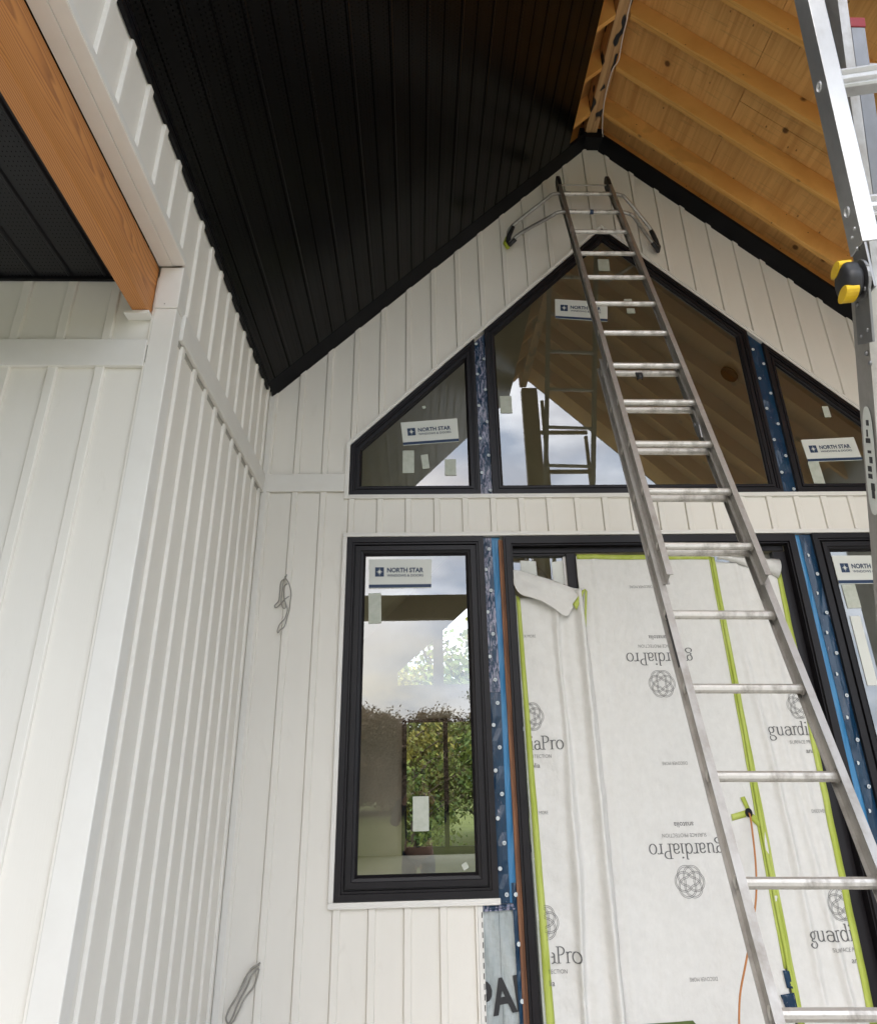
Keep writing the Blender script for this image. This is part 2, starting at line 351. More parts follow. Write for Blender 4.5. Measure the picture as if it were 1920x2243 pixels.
def ell(cx_, cy_, rx, ry, a0, a1, n=14):
    return [(cx_+rx*math.cos(rad(a0+(a1-a0)*i/n)), cy_+ry*math.sin(rad(a0+(a1-a0)*i/n))) for i in range(n+1)]
def sf(x, y, w_=.22): return [(x-w_, y), (x+w_, y)]
GLY = {
 'o': (1.0, [ell(.5, .5, .42, .5, 0, 360, 24)]),
 'a': (.92, [ell(.42, .72, .3, .26, 170, 0, 8)+[(.72, .12), (.9, .03)], ell(.42, .3, .3, .3, 60, 300, 12)+[(.72, .2)], [(.36, .58), (.72, .62)]]),
 'r': (.72, [[(.22, 1), (.22, 0)], sf(.22, .02), [(.02, .97), (.22, .99)], ell(.52, .7, .3, .3, 175, 50, 7)]),
 'u': (1.1, [[(.2, .98), (.2, .35)]+ell(.48, .3, .28, .28, 180, 330, 8)+[(.8, .3)], [(.8, .98), (.8, .03), (.98, .03)], [(.02, .97), (.2, .97)], [(.6, .97), (.8, .97)]]),
 'g': (.98, [ell(.42, .66, .32, .33, 0, 360, 20), [(.66, .88), (.8, 1.02), (.95, .98)], [(.28, .36), (.16, .18), (.35, .06), (.7, .02)]+ell(.45, -.26, .4, .26, 50, -230, 18)]),
 'd': (1.08, [ell(.45, .5, .36, .5, 40, 330, 18), [(.8, 1.58), (.8, .03), (.98, .03)], [(.6, 1.56), (.8, 1.57)]]),
 'i': (.46, [[(.22, .98), (.22, 0)], sf(.22, .02), [(.03, .97), (.22, .97)], ell(.22, 1.4, .05, .05, 0, 360, 8)]),
 'P': (1.12, [[(.28, 1.5), (.28, 0)], sf(.28, .02, .26), [(.02, 1.49), (.5, 1.49)]+ell(.5, 1.12, .46, .37, 90, -90, 12)+[(.28, .75)]]),
}
def ribbon(mb, pts, wf, mi, place, clip=None):
    n = len(pts); L = []; R = []
    for i in range(n):
        a = pts[max(i-1, 0)]; b = pts[min(i+1, n-1)]; dx, dy = b[0]-a[0], b[1]-a[1]; l = math.hypot(dx, dy) or 1
        h = wf(dx/l, dy/l)/2; L.append(place(pts[i][0]-dy/l*h, pts[i][1]+dx/l*h)); R.append(place(pts[i][0]+dy/l*h, pts[i][1]-dx/l*h))
    for i in range(n-1):
        if clip and not clip((L[i][0]+R[i+1][0])/2, L[i][2]): continue
        mb.face([L[i], L[i+1], R[i+1], R[i]], mi)
def serif_word(mb, word, x, z, height, surf, ang=0, mi=0, clip=None, align='center', width=None):
    tot = sum(GLY[c][0] for c in word); sx = (width/tot) if width else height
    ox = -tot/2 if align == 'center' else (0 if align == 'left' else -tot); ca, sa = math.cos(ang), math.sin(ang)
    for c in word:
        adv, st = GLY[c]
        def place(u, v, ox=ox):
            X = (ox+u)*sx; Z = (v-.5)*height; X2 = x+X*ca-Z*sa; Z2 = z+X*sa+Z*ca; return (X2, surf(X2, Z2), Z2)
        for p in st:
            ribbon(mb, p, lambda dx, dy: .07+.10*abs(dy), mi, place, clip)
        ox += adv
def knot(mb, x, z, r, surf, mi=0, clip=None):
    for ph in (0, math.pi/3):
        for sgn in (-1, 1):
            pts = []
            for i in range(121):
                t = 4*math.pi*i/120; rr = .63+.33*math.cos(1.5*t); a = t+ph
                # double outline of the cord
                dt = .01; r2 = .63+.33*math.cos(1.5*(t+dt)); p = (rr*math.cos(a), rr*math.sin(a)); q = (r2*math.cos(a+dt), r2*math.sin(a+dt))
                dx, dy = q[0]-p[0], q[1]-p[1]; l = math.hypot(dx, dy); pts.append((p[0]-sgn*dy/l*.045, p[1]+sgn*dx/l*.045))
            place = lambda u, v: (x+u*r, surf(x+u*r, z+v*r), z+v*r)
            seg = []
            for p in pts:
                q = place(*p)
                if clip and not clip(q[0], q[2]):
                    if len(seg) > 1: ribbon(mb, seg, lambda a, b: .024, mi, place)
                    seg = []
                else: seg.append(p)
            if len(seg) > 1: ribbon(mb, seg, lambda a, b: .024, mi, place)

# ================================================================== GROUND
FL = -.42; K = 3.085; SL = .985; XC = 2.4; YC = -1.805
g = MB(); g.face([(-400, -400, -.9), (400, -400, -.9), (400, 400, -.9), (-400, 400, -.9)]); g.build('lawn', 'lawn', kind='structure')
g = MB(); g.box((-4.5, -4.15, -.88), (8, -.02, FL)); g.build('patio', 'concrete', kind='structure', bevel=.01)
g = MB(); g.face([(-8, -10.5, -.86), (12, -10.0, -.86), (12, -4.16, -.86), (-8, -4.16, -.86)]); g.build('gravel_path', 'soil', kind='structure')

# ================================================================== HOUSE
house = root('house', 'white board and batten house with a gabled covered porch, black soffit and bare plywood roof', 'house')
roofz = lambda x: K-.03+SL*min(x, 2*XC-x)
UT = lambda x: 2.718+SL*(min(x, 2*XC-x)-.524)
def back_ivals(x):
    top = roofz(x)+.05
    if x < .524 or x > 2*XC-.524: return [(FL, top)]
    r = [(2.110, 2.333), (min(UT(x), top), top)]
    if x < 1.2755: r.insert(0, (FL, .147))
    elif x > 3.5: r.insert(0, (FL, .147))
    return r
mb = MB()
siding(mb, .034, 4.766, .549, .1778, back_ivals, lambda u, d, z: (u, -d, z), 1, breaks=(.524, 1.2755, XC, 3.5, 2*XC-.524))
mb.build('gable_siding', 'siding', house, label='white vertical siding of the gable wall around the windows', keep=True)
# corner channels and starter strips
mb = MB(); mb.box((.004, -.016, FL), (.036, .01, 3.11)); mb.build('corner_channel', 'trim', house, bevel=.002)
mb = MB(); mb.box((.036, -.024, 2.381), (.523, -.012, 2.499)); mb.build('belt_board', 'trim', house, bevel=.002, label='short flat white belt board left of the upper windows')
# backing wall behind the siding (sheathing), with holes
def back_wall(x):
    top = roofz(x)+.25
    if x < .56 or x > 2*XC-.56: return [(FL, top)]
    uz = 2.706+SL*(min(x, 2*XC-x)-.555)-.03
    if x < 1.38 or x > 2*XC-1.38: return [(FL, .19), (2.07, 2.37), (uz, top)]
    if x < 1.5 or x > 3.36: return [(FL, top)]
    return [(2.06, 2.37), (uz, top)]
mb = MB(); xs = [0, .56, 1.38, 1.5, XC, 3.36, 2*XC-1.38, 2*XC-.56, 4.8]
for a, b in zip(xs, xs[1:]):
    for (l0, h0), (l1, h1) in zip(back_wall(a+1e-4), back_wall(b-1e-4)):
        for y in (.032, .14): mb.face([(a, y, l0), (b, y, l1), (b, y, h1), (a, y, h0)])
        mb.face([(a, .032, l0), (b, .032, l1), (b, .14, l1), (a, .14, l0)]); mb.face([(a, .032, h0), (b, .032, h1), (b, .14, h1), (a, .14, h0)])
        mb.face([(a, .032, l0), (a, .14, l0), (a, .14, h0), (a, .032, h0)]); mb.face([(b, .032, l1), (b, .14, l1), (b, .14, h1), (b, .032, h1)])
mb.build('wall_sheathing', 'drywall', house, keep=True)
# white window trim
U = [(.524, 2.333), (2*XC-.524, 2.333), (2*XC-.524, 2.718), (XC, 2.718+SL*(XC-.524)), (.524, 2.718)]
mb = MB(); ring(mb, U, [(0, .004), (0, -.021), (.012, -.021), (.0125, -.016), (.027, -.016), (.0275, -.004), (.0275, .03)])
mb.build('upper_window_trim', 'trim', house)
mb = MB(); mb.box((.527, -.021, 2.084), (4.273, .0, 2.1095)); mb.box((.527, -.021, .178), (.5535, 0, 2.0835)); mb.box((4.2465, -.021, .178), (4.273, 0, 2.0835))
mb.box((.527, -.021, .149), (1.394, 0, .1775)); mb.box((.53, -.026, .149), (1.38, -.0215, .157)); mb.build('lower_window_trim', 'trim', house, bevel=.003)
mb = MB(); mb.box((1.277, -.013, FL), (1.2935, .017, .1485))
mb.box((1.2936, -.004, FL), (1.3035, .012, .1485))
se = mb.build('siding_end_channel', 'trim', house)
z = FL+.01; mb = MB()
while z < .13: mb.box((1.2965, -.0052, z), (1.3005, -.0042, z+.024)); z += .042
mb.build('nailing_slot', 'black', se)

# windows ---------------------------------------------------------
def poly_low(x0, x1, z0, z1): return [(x0, z0), (x1, z0), (x1, z1), (x0, z1)]
hw = lambda x: 2.706+SL*(min(x, 2*XC-x)-.555)
PUL = [(.556, 2.361), (1.385, 2.361), (1.385, hw(1.385)), (.556, 2.706)]
PUC = [(1.462, 2.361), (3.343, 2.361), (3.343, hw(3.343)), (XC, hw(XC)), (1.462, hw(1.462))]
PUR = [(3.440, 2.361), (4.244, 2.361), (4.244, 2.706), (3.440, hw(3.44))]
PL_ = poly_low(.556, 1.387, .179, 2.082); PR_ = poly_low(3.458, 4.245, .179, 2.082)
prof_up = [(0, .03), (0, -.014), (.020, -.014), (.022, -.006), (.030, -.006), (.032, .006), (.042, .006), (.044, -.002), (.058, -.002), (.060, .008), (.066, .012), (.072, .026)]
prof_lo = [(0, .03), (0, -.014), (.032, -.014), (.034, -.004), (.044, -.004), (.046, .014), (.053, .014), (.055, -.008), (.082, -.008), (.084, .000), (.098, .004), (.100, .012), (.112, .026)]
wins = []
for nm, P_, pr_, lb in (('window', PUL, prof_up, 'left trapezoid gable window'), ('window', PUC, prof_up, 'large pointed centre gable window'), ('window', PUR, prof_up, 'right trapezoid gable window'),
                        ('window', PL_, prof_lo, 'tall casement window left of the patio door'), ('window', PR_, prof_lo, 'tall casement window right of the patio door')):
    d = .072 if pr_ is prof_up else .112
    outer = .044 if pr_ is prof_up else .053; ci = [i for i, p in enumerate(pr_) if abs(p[0]-outer) < .003][0]
    a = MB(); ring(a, P_, pr_[:ci+1]); fo = a.build('window', 'frame', house, keep=True, label=lb)
    a = MB(); ring(a, P_, pr_[ci:]); a.build('sash', 'frame', fo, keep=True)
    gp = inset(P_, d-.004); a = MB(); a.face([(x, .027, zz) for x, zz in gp]); a.build('glass', 'glass', fo, keep=True)
    wins.append(fo)
wUL, wUC, wUR, wL, wR = wins
# stickers ---------------------------------------------------------
def sticker(win, corners, cut=None):
    """corners: bl, br, tr, tl in (x,z)"""
    bl, br, tr, tl = [Vector(c) for c in corners]
    P_ = lambda u, v, y: ((bl*(1-u)*(1-v)+br*u*(1-v)+tr*u*v+tl*(1-u)*v).x, y, (bl*(1-u)*(1-v)+br*u*(1-v)+tr*u*v+tl*(1-u)*v).y)
    a = MB(); a.face([P_(0, 0, .0235), P_(1, 0, .0235), P_(1, 1, .0235), P_(0, 1, .0235)], 0)
    a.face([P_(.0, .02, .022), P_(1, .02, .022), P_(1, .13, .022), P_(.0, .13, .022)], 1)
    a.face([P_(.10, .40, .022), P_(.24, .40, .022), P_(.24, .72, .022), P_(.10, .72, .022)], 1)
    star = []
    for k in range(16):
        r_ = (1, .28, .62, .28)[k % 4]*.085; an = math.pi*k/8+math.pi/2; star.append(P_(.17+r_*.75*math.cos(an)*.85, .56+r_*1.75*math.sin(an), .021))
    a.face(star, 0)
    W_ = (br-bl).length; H_ = (tl-bl).length
    for s_, u, v, sz, wd, bold in (('NORTH STAR', .58, .62, .0, .58, .0025), ('WINDOWS & DOORS', .58, .435, .0, .58, .0008)):
        vs, fs = text_faces(s_, .1, bold if sz else bold*1.2)
        x0 = min(v_.x for v_ in vs); x1 = max(v_.x for v_ in vs); y0 = min(v_.y for v_ in vs); y1 = max(v_.y for v_ in vs)
        hh = .17 if s_[0] == 'N' else .085
        a.add([P_(u-wd/2+(v_.x-x0)/(x1-x0)*wd, v-hh/2+(v_.y-y0)/(y1-y0)*hh, .0212) for v_ in vs], fs, 1)
    return a.build('sticker', ['label', 'navyink'], win, keep=True)
sticker(wUL, [(.892, 2.716), (1.259, 2.743), (1.250, 2.916), (.875, 2.885)])
sticker(wUC, [(1.981, 3.722), (2.358, 3.695), (2.377, 3.868), (1.993, 3.892)])
sticker(wL, [(.690, 1.773), (1.064, 1.773), (1.069, 1.949), (.687, 1.953)])
sticker(wUR, [(3.573, 2.585), (3.945, 2.597), (3.930, 2.767), (3.561, 2.748)])
sticker(wR, [(3.572, 1.766), (3.945, 1.766), (3.945, 1.944), (3.570, 1.947)])
def bit(win, pts, m_='tapewhite'):
    a = MB(); a.face([(x, .0225, z) for x, z in pts]); a.build('spacer_tape', m_, win, keep=True)
def rect(cx_, cz_, w_, h_, t=0):
    c, s = math.cos(t), math.sin(t); return [(cx_+a*c-b*s, cz_+a*s+b*c) for a, b in ((-w_/2, -h_/2), (w_/2, -h_/2), (w_/2, h_/2), (-w_/2, h_/2))]
bit(wUL, rect(.926, 2.60, .074, .16)); bit(wUL, rect(1.035, 2.60, .046, .10, .12)); bit(wUL, rect(1.198, 2.56, .074, .115)); bit(wUL, rect(1.03, 3.0, .022, .022, .4))
bit(wUC, rect(2.388, 4.205, .085, .11, -.03)); bit(wUC, rect(2.53, 3.87, .06, .05)); bit(wUC, rect(1.585, 3.02, .08, .13)); bit(wUC, rect(2.54, 3.79, .06, .045))
bit(wL, rect(.729, 1.655, .075, .18, .03)); bit(wL, rect(.995, .565, .085, .165)); bit(wL, rect(1.222, .318, .03, .03, .5))
bit(wUR, rect(3.61, 2.50, .075, .17, .05)); bit(wUR, rect(3.79, 2.96, .045, .085, .03))
bit(wR, rect(3.63, 1.69, .085, .145, .02)); bit(wR, rect(3.62, 1.37, .062, .40, .0), 'label')

# patio door --------------------------------------------------------
dx0, dx1, dz1 = 1.508, 3.345, 2.078
a = MB(); D_ = poly_low(dx0, dx1, FL-.06, dz1)
ring(a, D_, [(0, .03), (0, -.016), (.012, -.016), (.014, -.024), (.046, -.024), (.050, -.010), (.056, -.010), (.058, .045)])
door = a.build('patio_door', 'frame', house, keep=True, label='wide black patio door under white protective sheets')
a = MB(); a.box((1.566, .046, 1.969), (1.898, .10, 2.012)); a.box((1.566, .036, 1.985), (3.28, .0455, 2.019)); a.build('head_rail', 'frame', door, bevel=.003)
a = MB(); a.box((1.899, .036, FL), (1.960, .085, 1.984)); a.build('stile', 'frame', door, bevel=.004)
a = MB(); a.box((1.884, .06, FL), (1.8985, .09, 1.968)); a.build('glazing_bead', 'alu', door)
a = MB(); a.box((3.205, .040, FL), (3.287, .085, 1.984)); a.build('stile', 'frame', door, bevel=.004)
a = MB(); a.face([(1.56, .075, FL), (1.884, .075, FL), (1.884, .075, 1.969), (1.56, .075, 1.969)]); a.face([(1.96, .08, FL), (3.205, .08, FL), (3.205, .08, 1.985), (1.96, .08, 1.985)]); a.build('glass', 'glass', door, keep=True)
for p in ([(1.598, 1.80), (1.70, 1.79), (1.695, 1.943), (1.598, 1.949)], [(1.795, 1.79), (1.874, 1.80), (1.875, 1.948), (1.793, 1.936)]):
    a = MB(); a.face([(x+.02, .070, z) for x, z in p]); a.build('spacer_tape', 'label', door, keep=True)

# flashing between windows -------------------------------------------
def strip(name, m_, pts, y, dots=None, lab=None, seg=16):
    a = MB(); (x0, z0), (x1, z1), (x2, z2), (x3, z3) = pts
    for i in range(seg):
        t0, t1 = i/seg, (i+1)/seg
        A = lambda t: (x0+(x3-x0)*t, z0+(z3-z0)*t); B = lambda t: (x1+(x2-x1)*t, z1+(z2-z1)*t)
        w0 = .004*math.sin(i*2.3)+.003*math.sin(i*5.1); w1 = .004*math.sin((i+1)*2.3)+.003*math.sin((i+1)*5.1)
        mid = lambda t, w_: ((A(t)[0]+B(t)[0])/2, y-w_-.003, (A(t)[1]+B(t)[1])/2)
        a.face([(A(t0)[0], y, A(t0)[1]), mid(t0, w0), mid(t1, w1), (A(t1)[0], y, A(t1)[1])]); a.face([mid(t0, w0), (B(t0)[0], y, B(t0)[1]), (B(t1)[0], y, B(t1)[1]), mid(t1, w1)])
    for i, (x, z) in enumerate(dots or []):
        r_ = .0105; pts_ = [(x+r_*math.cos(k*math.pi/6), z+r_*math.sin(k*math.pi/6)) for k in range(12)]
        pts_ = [(min(max(px, x0+.001), x1-.001), pz) for px, pz in pts_]
        a.face([(px, y-.0135, pz) for px, pz in pts_], 1)
        for k in (-1, 1):
            if x0+.012 < x < x1-.012: a.face([(x+k*.003-.001, y-.0142, z-.005), (x+k*.003+.001, y-.0142, z-.005), (x+k*.003+.001, y-.0142, z+.004), (x+k*.003-.001, y-.0142, z+.004)], 2)
    return a.build(name, [m_, 'dotwhite', 'navyink'], house, keep=True, **({'label': lab} if lab else {}))
def dotcol(xa, xb, z0, z1, st=.13, ph=0):
    o = []; z = z0; i = ph
    while z < z1: o.append((xa if i % 2 else xb, z)); z += st; i += 1
    return o
strip('flashing_tape', 'navy_torn', [(1.386, 2.361), (1.461, 2.361), (1.461, 3.585), (1.386, 3.505)], .012, dotcol(1.398, 1.448, 2.39, 3.5, .122), 'torn navy flashing tape left of the pointed window')
strip('flashing_tape', 'navy', [(3.344, 2.361), (3.439, 2.361), (3.439, 3.50), (3.344, 3.595)], .012, dotcol(3.365, 3.418, 2.385, 3.5, .118), 'navy flashing tape right of the pointed window')
strip('flashing_tape', 'navy_torn', [(1.388, 1.17), (1.450, 1.17), (1.440, 2.081), (1.388, 2.081)], .010, dotcol(1.396, 1.421, 1.235, 2.06, .128), 'torn navy flashing tape beside the left casement window')
strip('flashing_tape', 'navy', [(1.388, .150), (1.443, .150), (1.450, 1.1695), (1.388, 1.1695)], .010, dotcol(1.4, 1.428, .19, 1.12, .115))
strip('flashing_tape', 'navy', [(1.462, -.42), (1.484, -.42), (1.478, .24), (1.455, .24)], .006, [(1.474, .19), (1.476, -.02), (1.478, -.25)])
strip('flashing_tape', 'navy_torn', [(1.304, .118), (1.47, .124), (1.47, .150), (1.304, .147)], .004, None, seg=6)
strip('membrane', 'membrane', [(1.445, .151), (1.479, .151), (1.490, 2.081), (1.441, 2.081)], .016)
strip('membrane', 'membrane', [(3.347, -.42), (3.405, -.42), (3.388, 2.081), (3.347, 2.081)], .014)
strip('flashing_tape', 'navy', [(3.402, -.42), (3.457, -.42), (3.457, 2.081), (3.385, 2.081)], .008, dotcol(3.405, 3.436, -.3, 2.05, .118), 'navy flashing tape right of the patio door')
a = MB(); a.box((1.480, -.002, FL), (1.4955, .02, 2.06)); a.box((1.497, .004, FL), (1.507, .02, 2.06)); a.build('sheathing_edge', 'woodedge', house)
a = MB()
N = 10
for i in range(N):
    for j in range(14):
        f = lambda i, j: (1.294+(1.463-1.294)*i/N, .018+.004*math.sin(i*1.3+j*.9), FL+(.12-FL)*j/14)
        a.face([f(i, j), f(i+1, j), f(i+1, j+1), f(i, j+1)])
put_text(a, 'PAR', 1.396, .010, -.236, .195, rad(7), 1, .006, 1.0, width=.285, clip=[((1.303, 0, 0), (-1, 0, 0)), ((1.4655, 0, 0), (1, 0, 0))])
a.face([(1.384, .0115, FL), (1.3855, .0115, FL), (1.3855, .0115, .12), (1.384, .0115, .12)], 1)
a.build('building_wrap', ['wrap', 'wrapink'], house, keep=True, label='grey building wrap with black lettering below the left casement window')

# ---------------------------------------------------------------- side wall (x = 0)
def side_ivals(y):
    if y > -1.745: return [(FL, 2.378), (2.5, 3.10)]
    return [(2.70, 3.10)]
mb = MB(); PSI = lambda u, d, z: (d, u, z)
siding(mb, -4.05, -1.82, -.0575, .1785, lambda y: [(2.70, 3.10)], PSI, -1)
siding(mb, -1.82, -1.745, -.0575, .1785, lambda y: [(2.692, 3.10)], PSI, -1)
siding(mb, -1.745, -.004, -.0575, .1785, lambda y: [(FL, 2.3775), (2.49, 3.10)], PSI, -1)
mb.build('side_siding', 'siding', house, label='white siding of the side wall, seen at a steep angle', keep=True)
mb = MB(); mb.box((.004, -1.744, 2.380), (.021, -.005, 2.503)); mb.build('belt_board', 'trim', house, bevel=.002, label='flat white belt board running along the side wall')
mb = MB(); mb.box((-.0105, -1.742, 2.36), (.003, -.006, 2.385)); mb.build('belt_shade_strip', 'gap', house)  # added strip, its darker colour imitates the shadow line under the board
mb = MB(); mb.box((-.12, -1.79, FL), (-.012, -.0, 3.3)); mb.box((-.09, -4.05, 2.712), (-.012, -1.79, 3.3)); mb.build('wall_sheathing', 'drywall', house)
# corner post
mb = MB(); mb.box((-.084, -1.821, FL), (.007, -1.744, 2.484)); cp = mb.build('corner_post', 'trim', house, bevel=.004, label='flat white corner post')
mb = MB(); mb.box((-.086, -1.823, 2.4865), (.009, -1.743, 2.690)); mb.build('upper_sleeve', 'trim', cp, bevel=.004)
mb = MB(); mb.tube([(-.045, -1.8245, 2.505), (-.045, -1.8235, 2.505)], .003, 8); mb.build('screw', 'cable', cp)
# front wing wall (y = YC)
mb = MB(); PFR = lambda u, d, z: (u, YC-d, z)
siding(mb, -3.2, -.083, -.592-.045, .180, lambda x: [(FL, 2.23), (2.31, 2.64)], PFR, 1)
mb.build('porch_siding', 'siding', house, label='bright white siding of the wall beside the corner post', keep=True)
mb = MB(); mb.box((-3.2, YC-.022, 2.211), (-.0865, YC-.001, 2.333)); mb.build('belt_board', 'trim', house, bevel=.002, label='flat white belt board beside the corner post')
mb = MB(); mb.box((-3.2, -1.79, FL), (-.13, -1.70, 2.9)); mb.build('wall_sheathing', 'drywall', house)
mb = MB(); mb.box((-.186, YC-.055, 2.434), (-.087, YC-.002, 2.4495)); mb.build('beam_ledge', 'trim', house, bevel=.002)
# beam, fascia
mb = MB(); mb.box((-.1575, -4.08, 2.451), (-.0955, YC-.003, 2.692)); mb.build('timber_beam', 'fir', house, bevel=.006, label='orange-brown solid timber beam resting on the corner')
mb = MB(); mb.box((-.0945, -4.06, 2.694), (-.0375, -1.8235, 2.72)); mb.box((-.0365, -4.06, 2.6965), (.014, -1.8235, 2.712)); mb.box((.0125, -4.06, 2.699), (.017, -1.8235, 2.73)); mb.build('fascia', 'trim', house, bevel=.0015, label='white metal fascia beside the timber beam')
# porch soffit (flat)
def soffit_strip(mb, xs, x_end, f, w_=.009, dpt=.009):
    pass
mb = MB(); p = .145; x = -.1585; y0, y1 = -4.05, YC-.004
edges = []; k = 0
while x > -2.6:
    g0 = -.284-.145*k if k >= 0 else 0
    edges.append(x); x -= .145 if k else .1255; k += 1
z0 = 2.633
pts = []
for k in range(18):
    g0 = -.284-.1445*k
    pts += [(g0+.012, z0), (g0+.006, z0+.009), (g0-.004, z0+.009), (g0-.010, z0), (g0-.018, z0-.003), (g0-.022, z0)]
pts = [(-.1585, z0)]+pts
for (a_, za), (b_, zb) in zip(pts, pts[1:]): mb.face([(a_, y0, za), (b_, y0, zb), (b_, y1, zb), (a_, y1, za)])
mb.build('porch_soffit', 'porch_soffit', house, keep=True, label='flat black perforated soffit left of the timber beam')
mb = MB(); mb.box((-3.2, YC-.030, 2.618), (-.16, YC-.0135, 2.632)); mb.box((-.172, -4.05, 2.622), (-.159, YC-.04, 2.632)); mb.build('soffit_channel', 'black', house)
mb = MB(); mb.box((-4.6, -6.6, 2.66), (-.16, -1.80, 3.0)); mb.build('porch_roof_blocker', 'black', house)  # unseen roof body, stretched forward to keep light off the left wall
mb = MB(); mb.box((-3.3, -6.5, -.88), (-3.19, -1.70, 2.66)); mb.build('porch_shade_wall', 'wrap', house)  # unseen wall added to cut the light reaching the porch siding

# ---------------------------------------------------------------- gable soffit (left slope)
mb = MB(); y0, y1 = -4.02, -.02; pts = [(.0, 0)]
k = 0; x = .052
while x < 2.17:
    pts += [(x-.0025, 0), (x-.001, .005), (x+.002, .005), (x+.0035, 0)]
    if k % 2: pts += [(x+.010, -.0005), (x+.013, -.003), (x+.016, -.0005)]
    x += .0895; k += 1
pts.append((2.192, 0))
pz = [(a_, K+SL*a_+d_) for a_, d_ in pts]
for (a_, za), (b_, zb) in zip(pz, pz[1:]): mb.face([(a_, y0, za), (b_, y0, zb), (b_, y1, zb), (a_, y1, za)])
mb.build('gable_soffit', 'soffit', house, keep=True, label='sloping black metal soffit under the left roof slope')
mb = MB(); mb.box((.0035, -4.02, 3.050), (.020, -.13, 3.078)); mb.box((.0035, -4.02, 3.079), (.024, -.13, 3.10)); mb.build('soffit_channel', 'black', house)
# rake trims on the gable wall
def rake(x0, x1, mir, nm='rake_trim'):
    a = MB(); f = lambda x: (2*XC-x if mir else x)
    sec = [(-.0, -.045), (-.012, -.047), (-.128, -.004), (-.130, .012), (-.128, .03), (0, .03)]
    n = len(sec); vs = []
    for x in (x0, x1): vs += [(f(x), y, K+SL*x+d) for y, d in sec]
    a.add(vs, [(i, (i+1) % n, (i+1) % n+n, i+n) for i in range(n)]+[tuple(range(n))[::-1], tuple(range(n, 2*n))]); return a.build(nm, 'black', house)
rake(.02, 2.352, False); rake(.02, 2.337, True)
mb = MB(); mb.box((2.338, -.134, 5.352), (2.475, -.001, 5.405)); mb.box((2.30, -.130, 5.406), (2.335, -.03, 5.46)); mb.box((2.44, -.131, 5.4055), (2.49, -.02, 5.45)); mb.build('rake_trim', 'black', house, label='short black trim block at the gable peak')

# ---------------------------------------------------------------- framing (right slope open)
def slope_prism(nm, x0, x1, k0, k1, y0, y1, m_, mir=True, **kw):
    a = MB(); f = lambda x: (2*XC-x if mir else x)
    vs = [(f(x), y, K+SL*x+kk) for y in (y0, y1) for x, kk in ((x0, k0), (x1, k0), (x1, k1), (x0, k1))]
    a.add(vs, [(0, 1, 2, 3), (7, 6, 5, 4), (0, 4, 5, 1), (1, 5, 6, 2), (2, 6, 7, 3), (3, 7, 4, 0)]); return a.build(nm, m_, house, bevel=.002, **kw)
for k in range(10):
    ya = -.0 if k == 0 else -.289-.4*(k-1)
    slope_prism('rafter', -.3, 2.357, .004, .215, ya-.038, ya, 'lumber', True)
    slope_prism('rafter', .5, 2.338, .012, .215, ya-.038, ya, 'lumber', False)
# plywood sheets with seams
for i, (xa, xb) in enumerate(((-.4, .39), (.393, 1.607), (1.61, 2.39))):
    ys = [-4.1, -3.3, -2.1, -.878, .02] if i % 2 else [-4.1, -2.7, -1.48, .02]
    for ya, yb in zip(ys, ys[1:]):
        slope_prism('roof_sheathing', xa, xb, .217, .235, ya+.0015, yb-.0015, 'ply', True)
slope_prism('roof_sheathing', -.4, 2.39, .217, .235, -4.1, .02, 'ply', False)
slope_prism('roofing', -.5, 2.399, .24, .26, -4.15, 10.2, 'black', True); slope_prism('roofing', -.5, 2.399, .24, .26, -4.15, 10.2, 'black', False)
mb = MB()
for i in range(2): mb.box((2.3425+i*.0465, -4.0, 5.418), (2.3880+i*.0465, -.0, 5.60))
mb.build('ridge_beam', 'lvl', house, bevel=.002, label='laminated ridge beam with dark marks along its underside')
mb = MB(); wp = smooth_path([(2.4165, -1.6, 5.402), (2.417, -1.176, 5.404), (2.424, -1.08, 5.404), (2.428, -.961, 5.404), (2.439, -.843, 5.402), (2.443, -.776, 5.402), (2.42, -.706, 5.404), (2.416, -.583, 5.404), (2.421, -.462, 5.404), (2.438, -.314, 5.402), (2.475, -.14, 5.40), (2.476, -.136, 5.36)], 4)
mb.tube(wp, .0042, 7); wr = mb.build('electrical_wire', 'wirewhite', None, smooth=True, label='thin white wire hanging along the ridge beam at the roof peak', category='wire')
# front opening of the porch: header beam, king post and studs
mb = MB(); mb.box((-.09, -4.12, 2.40), (4.9, -3.98, 2.67)); mb.build('header_beam', 'aged', house, bevel=.005)
mb = MB(); mb.box((4.78, -4.12, FL), (4.90, -3.99, 2.40)); mb.build('porch_post', 'fir', house)
mb = MB(); mb.box((2.37, -4.10, 2.67), (2.575, -3.99, 5.41)); mb.build('king_post', 'aged', house, bevel=.005)
mb = MB()
for x in (2.615, 3.145): mb.box((x, -4.06, 2.67), (x+.04, -4.02, K+SL*(4.8-x)))
for z in (4.75, 4.20): mb.box((2.575, -4.059, z), (3.19, -4.021, z+.045))
mb.build('gable_stud', 'aged', house)
# right side wall
mb = MB(); mb.box((4.81, -1.80, FL), (4.92, 0, 3.3)); mb.box((4.81, -4.1, 2.70), (4.92, -1.80, 3.3)); mb.build('wall_sheathing', 'wrap', house)
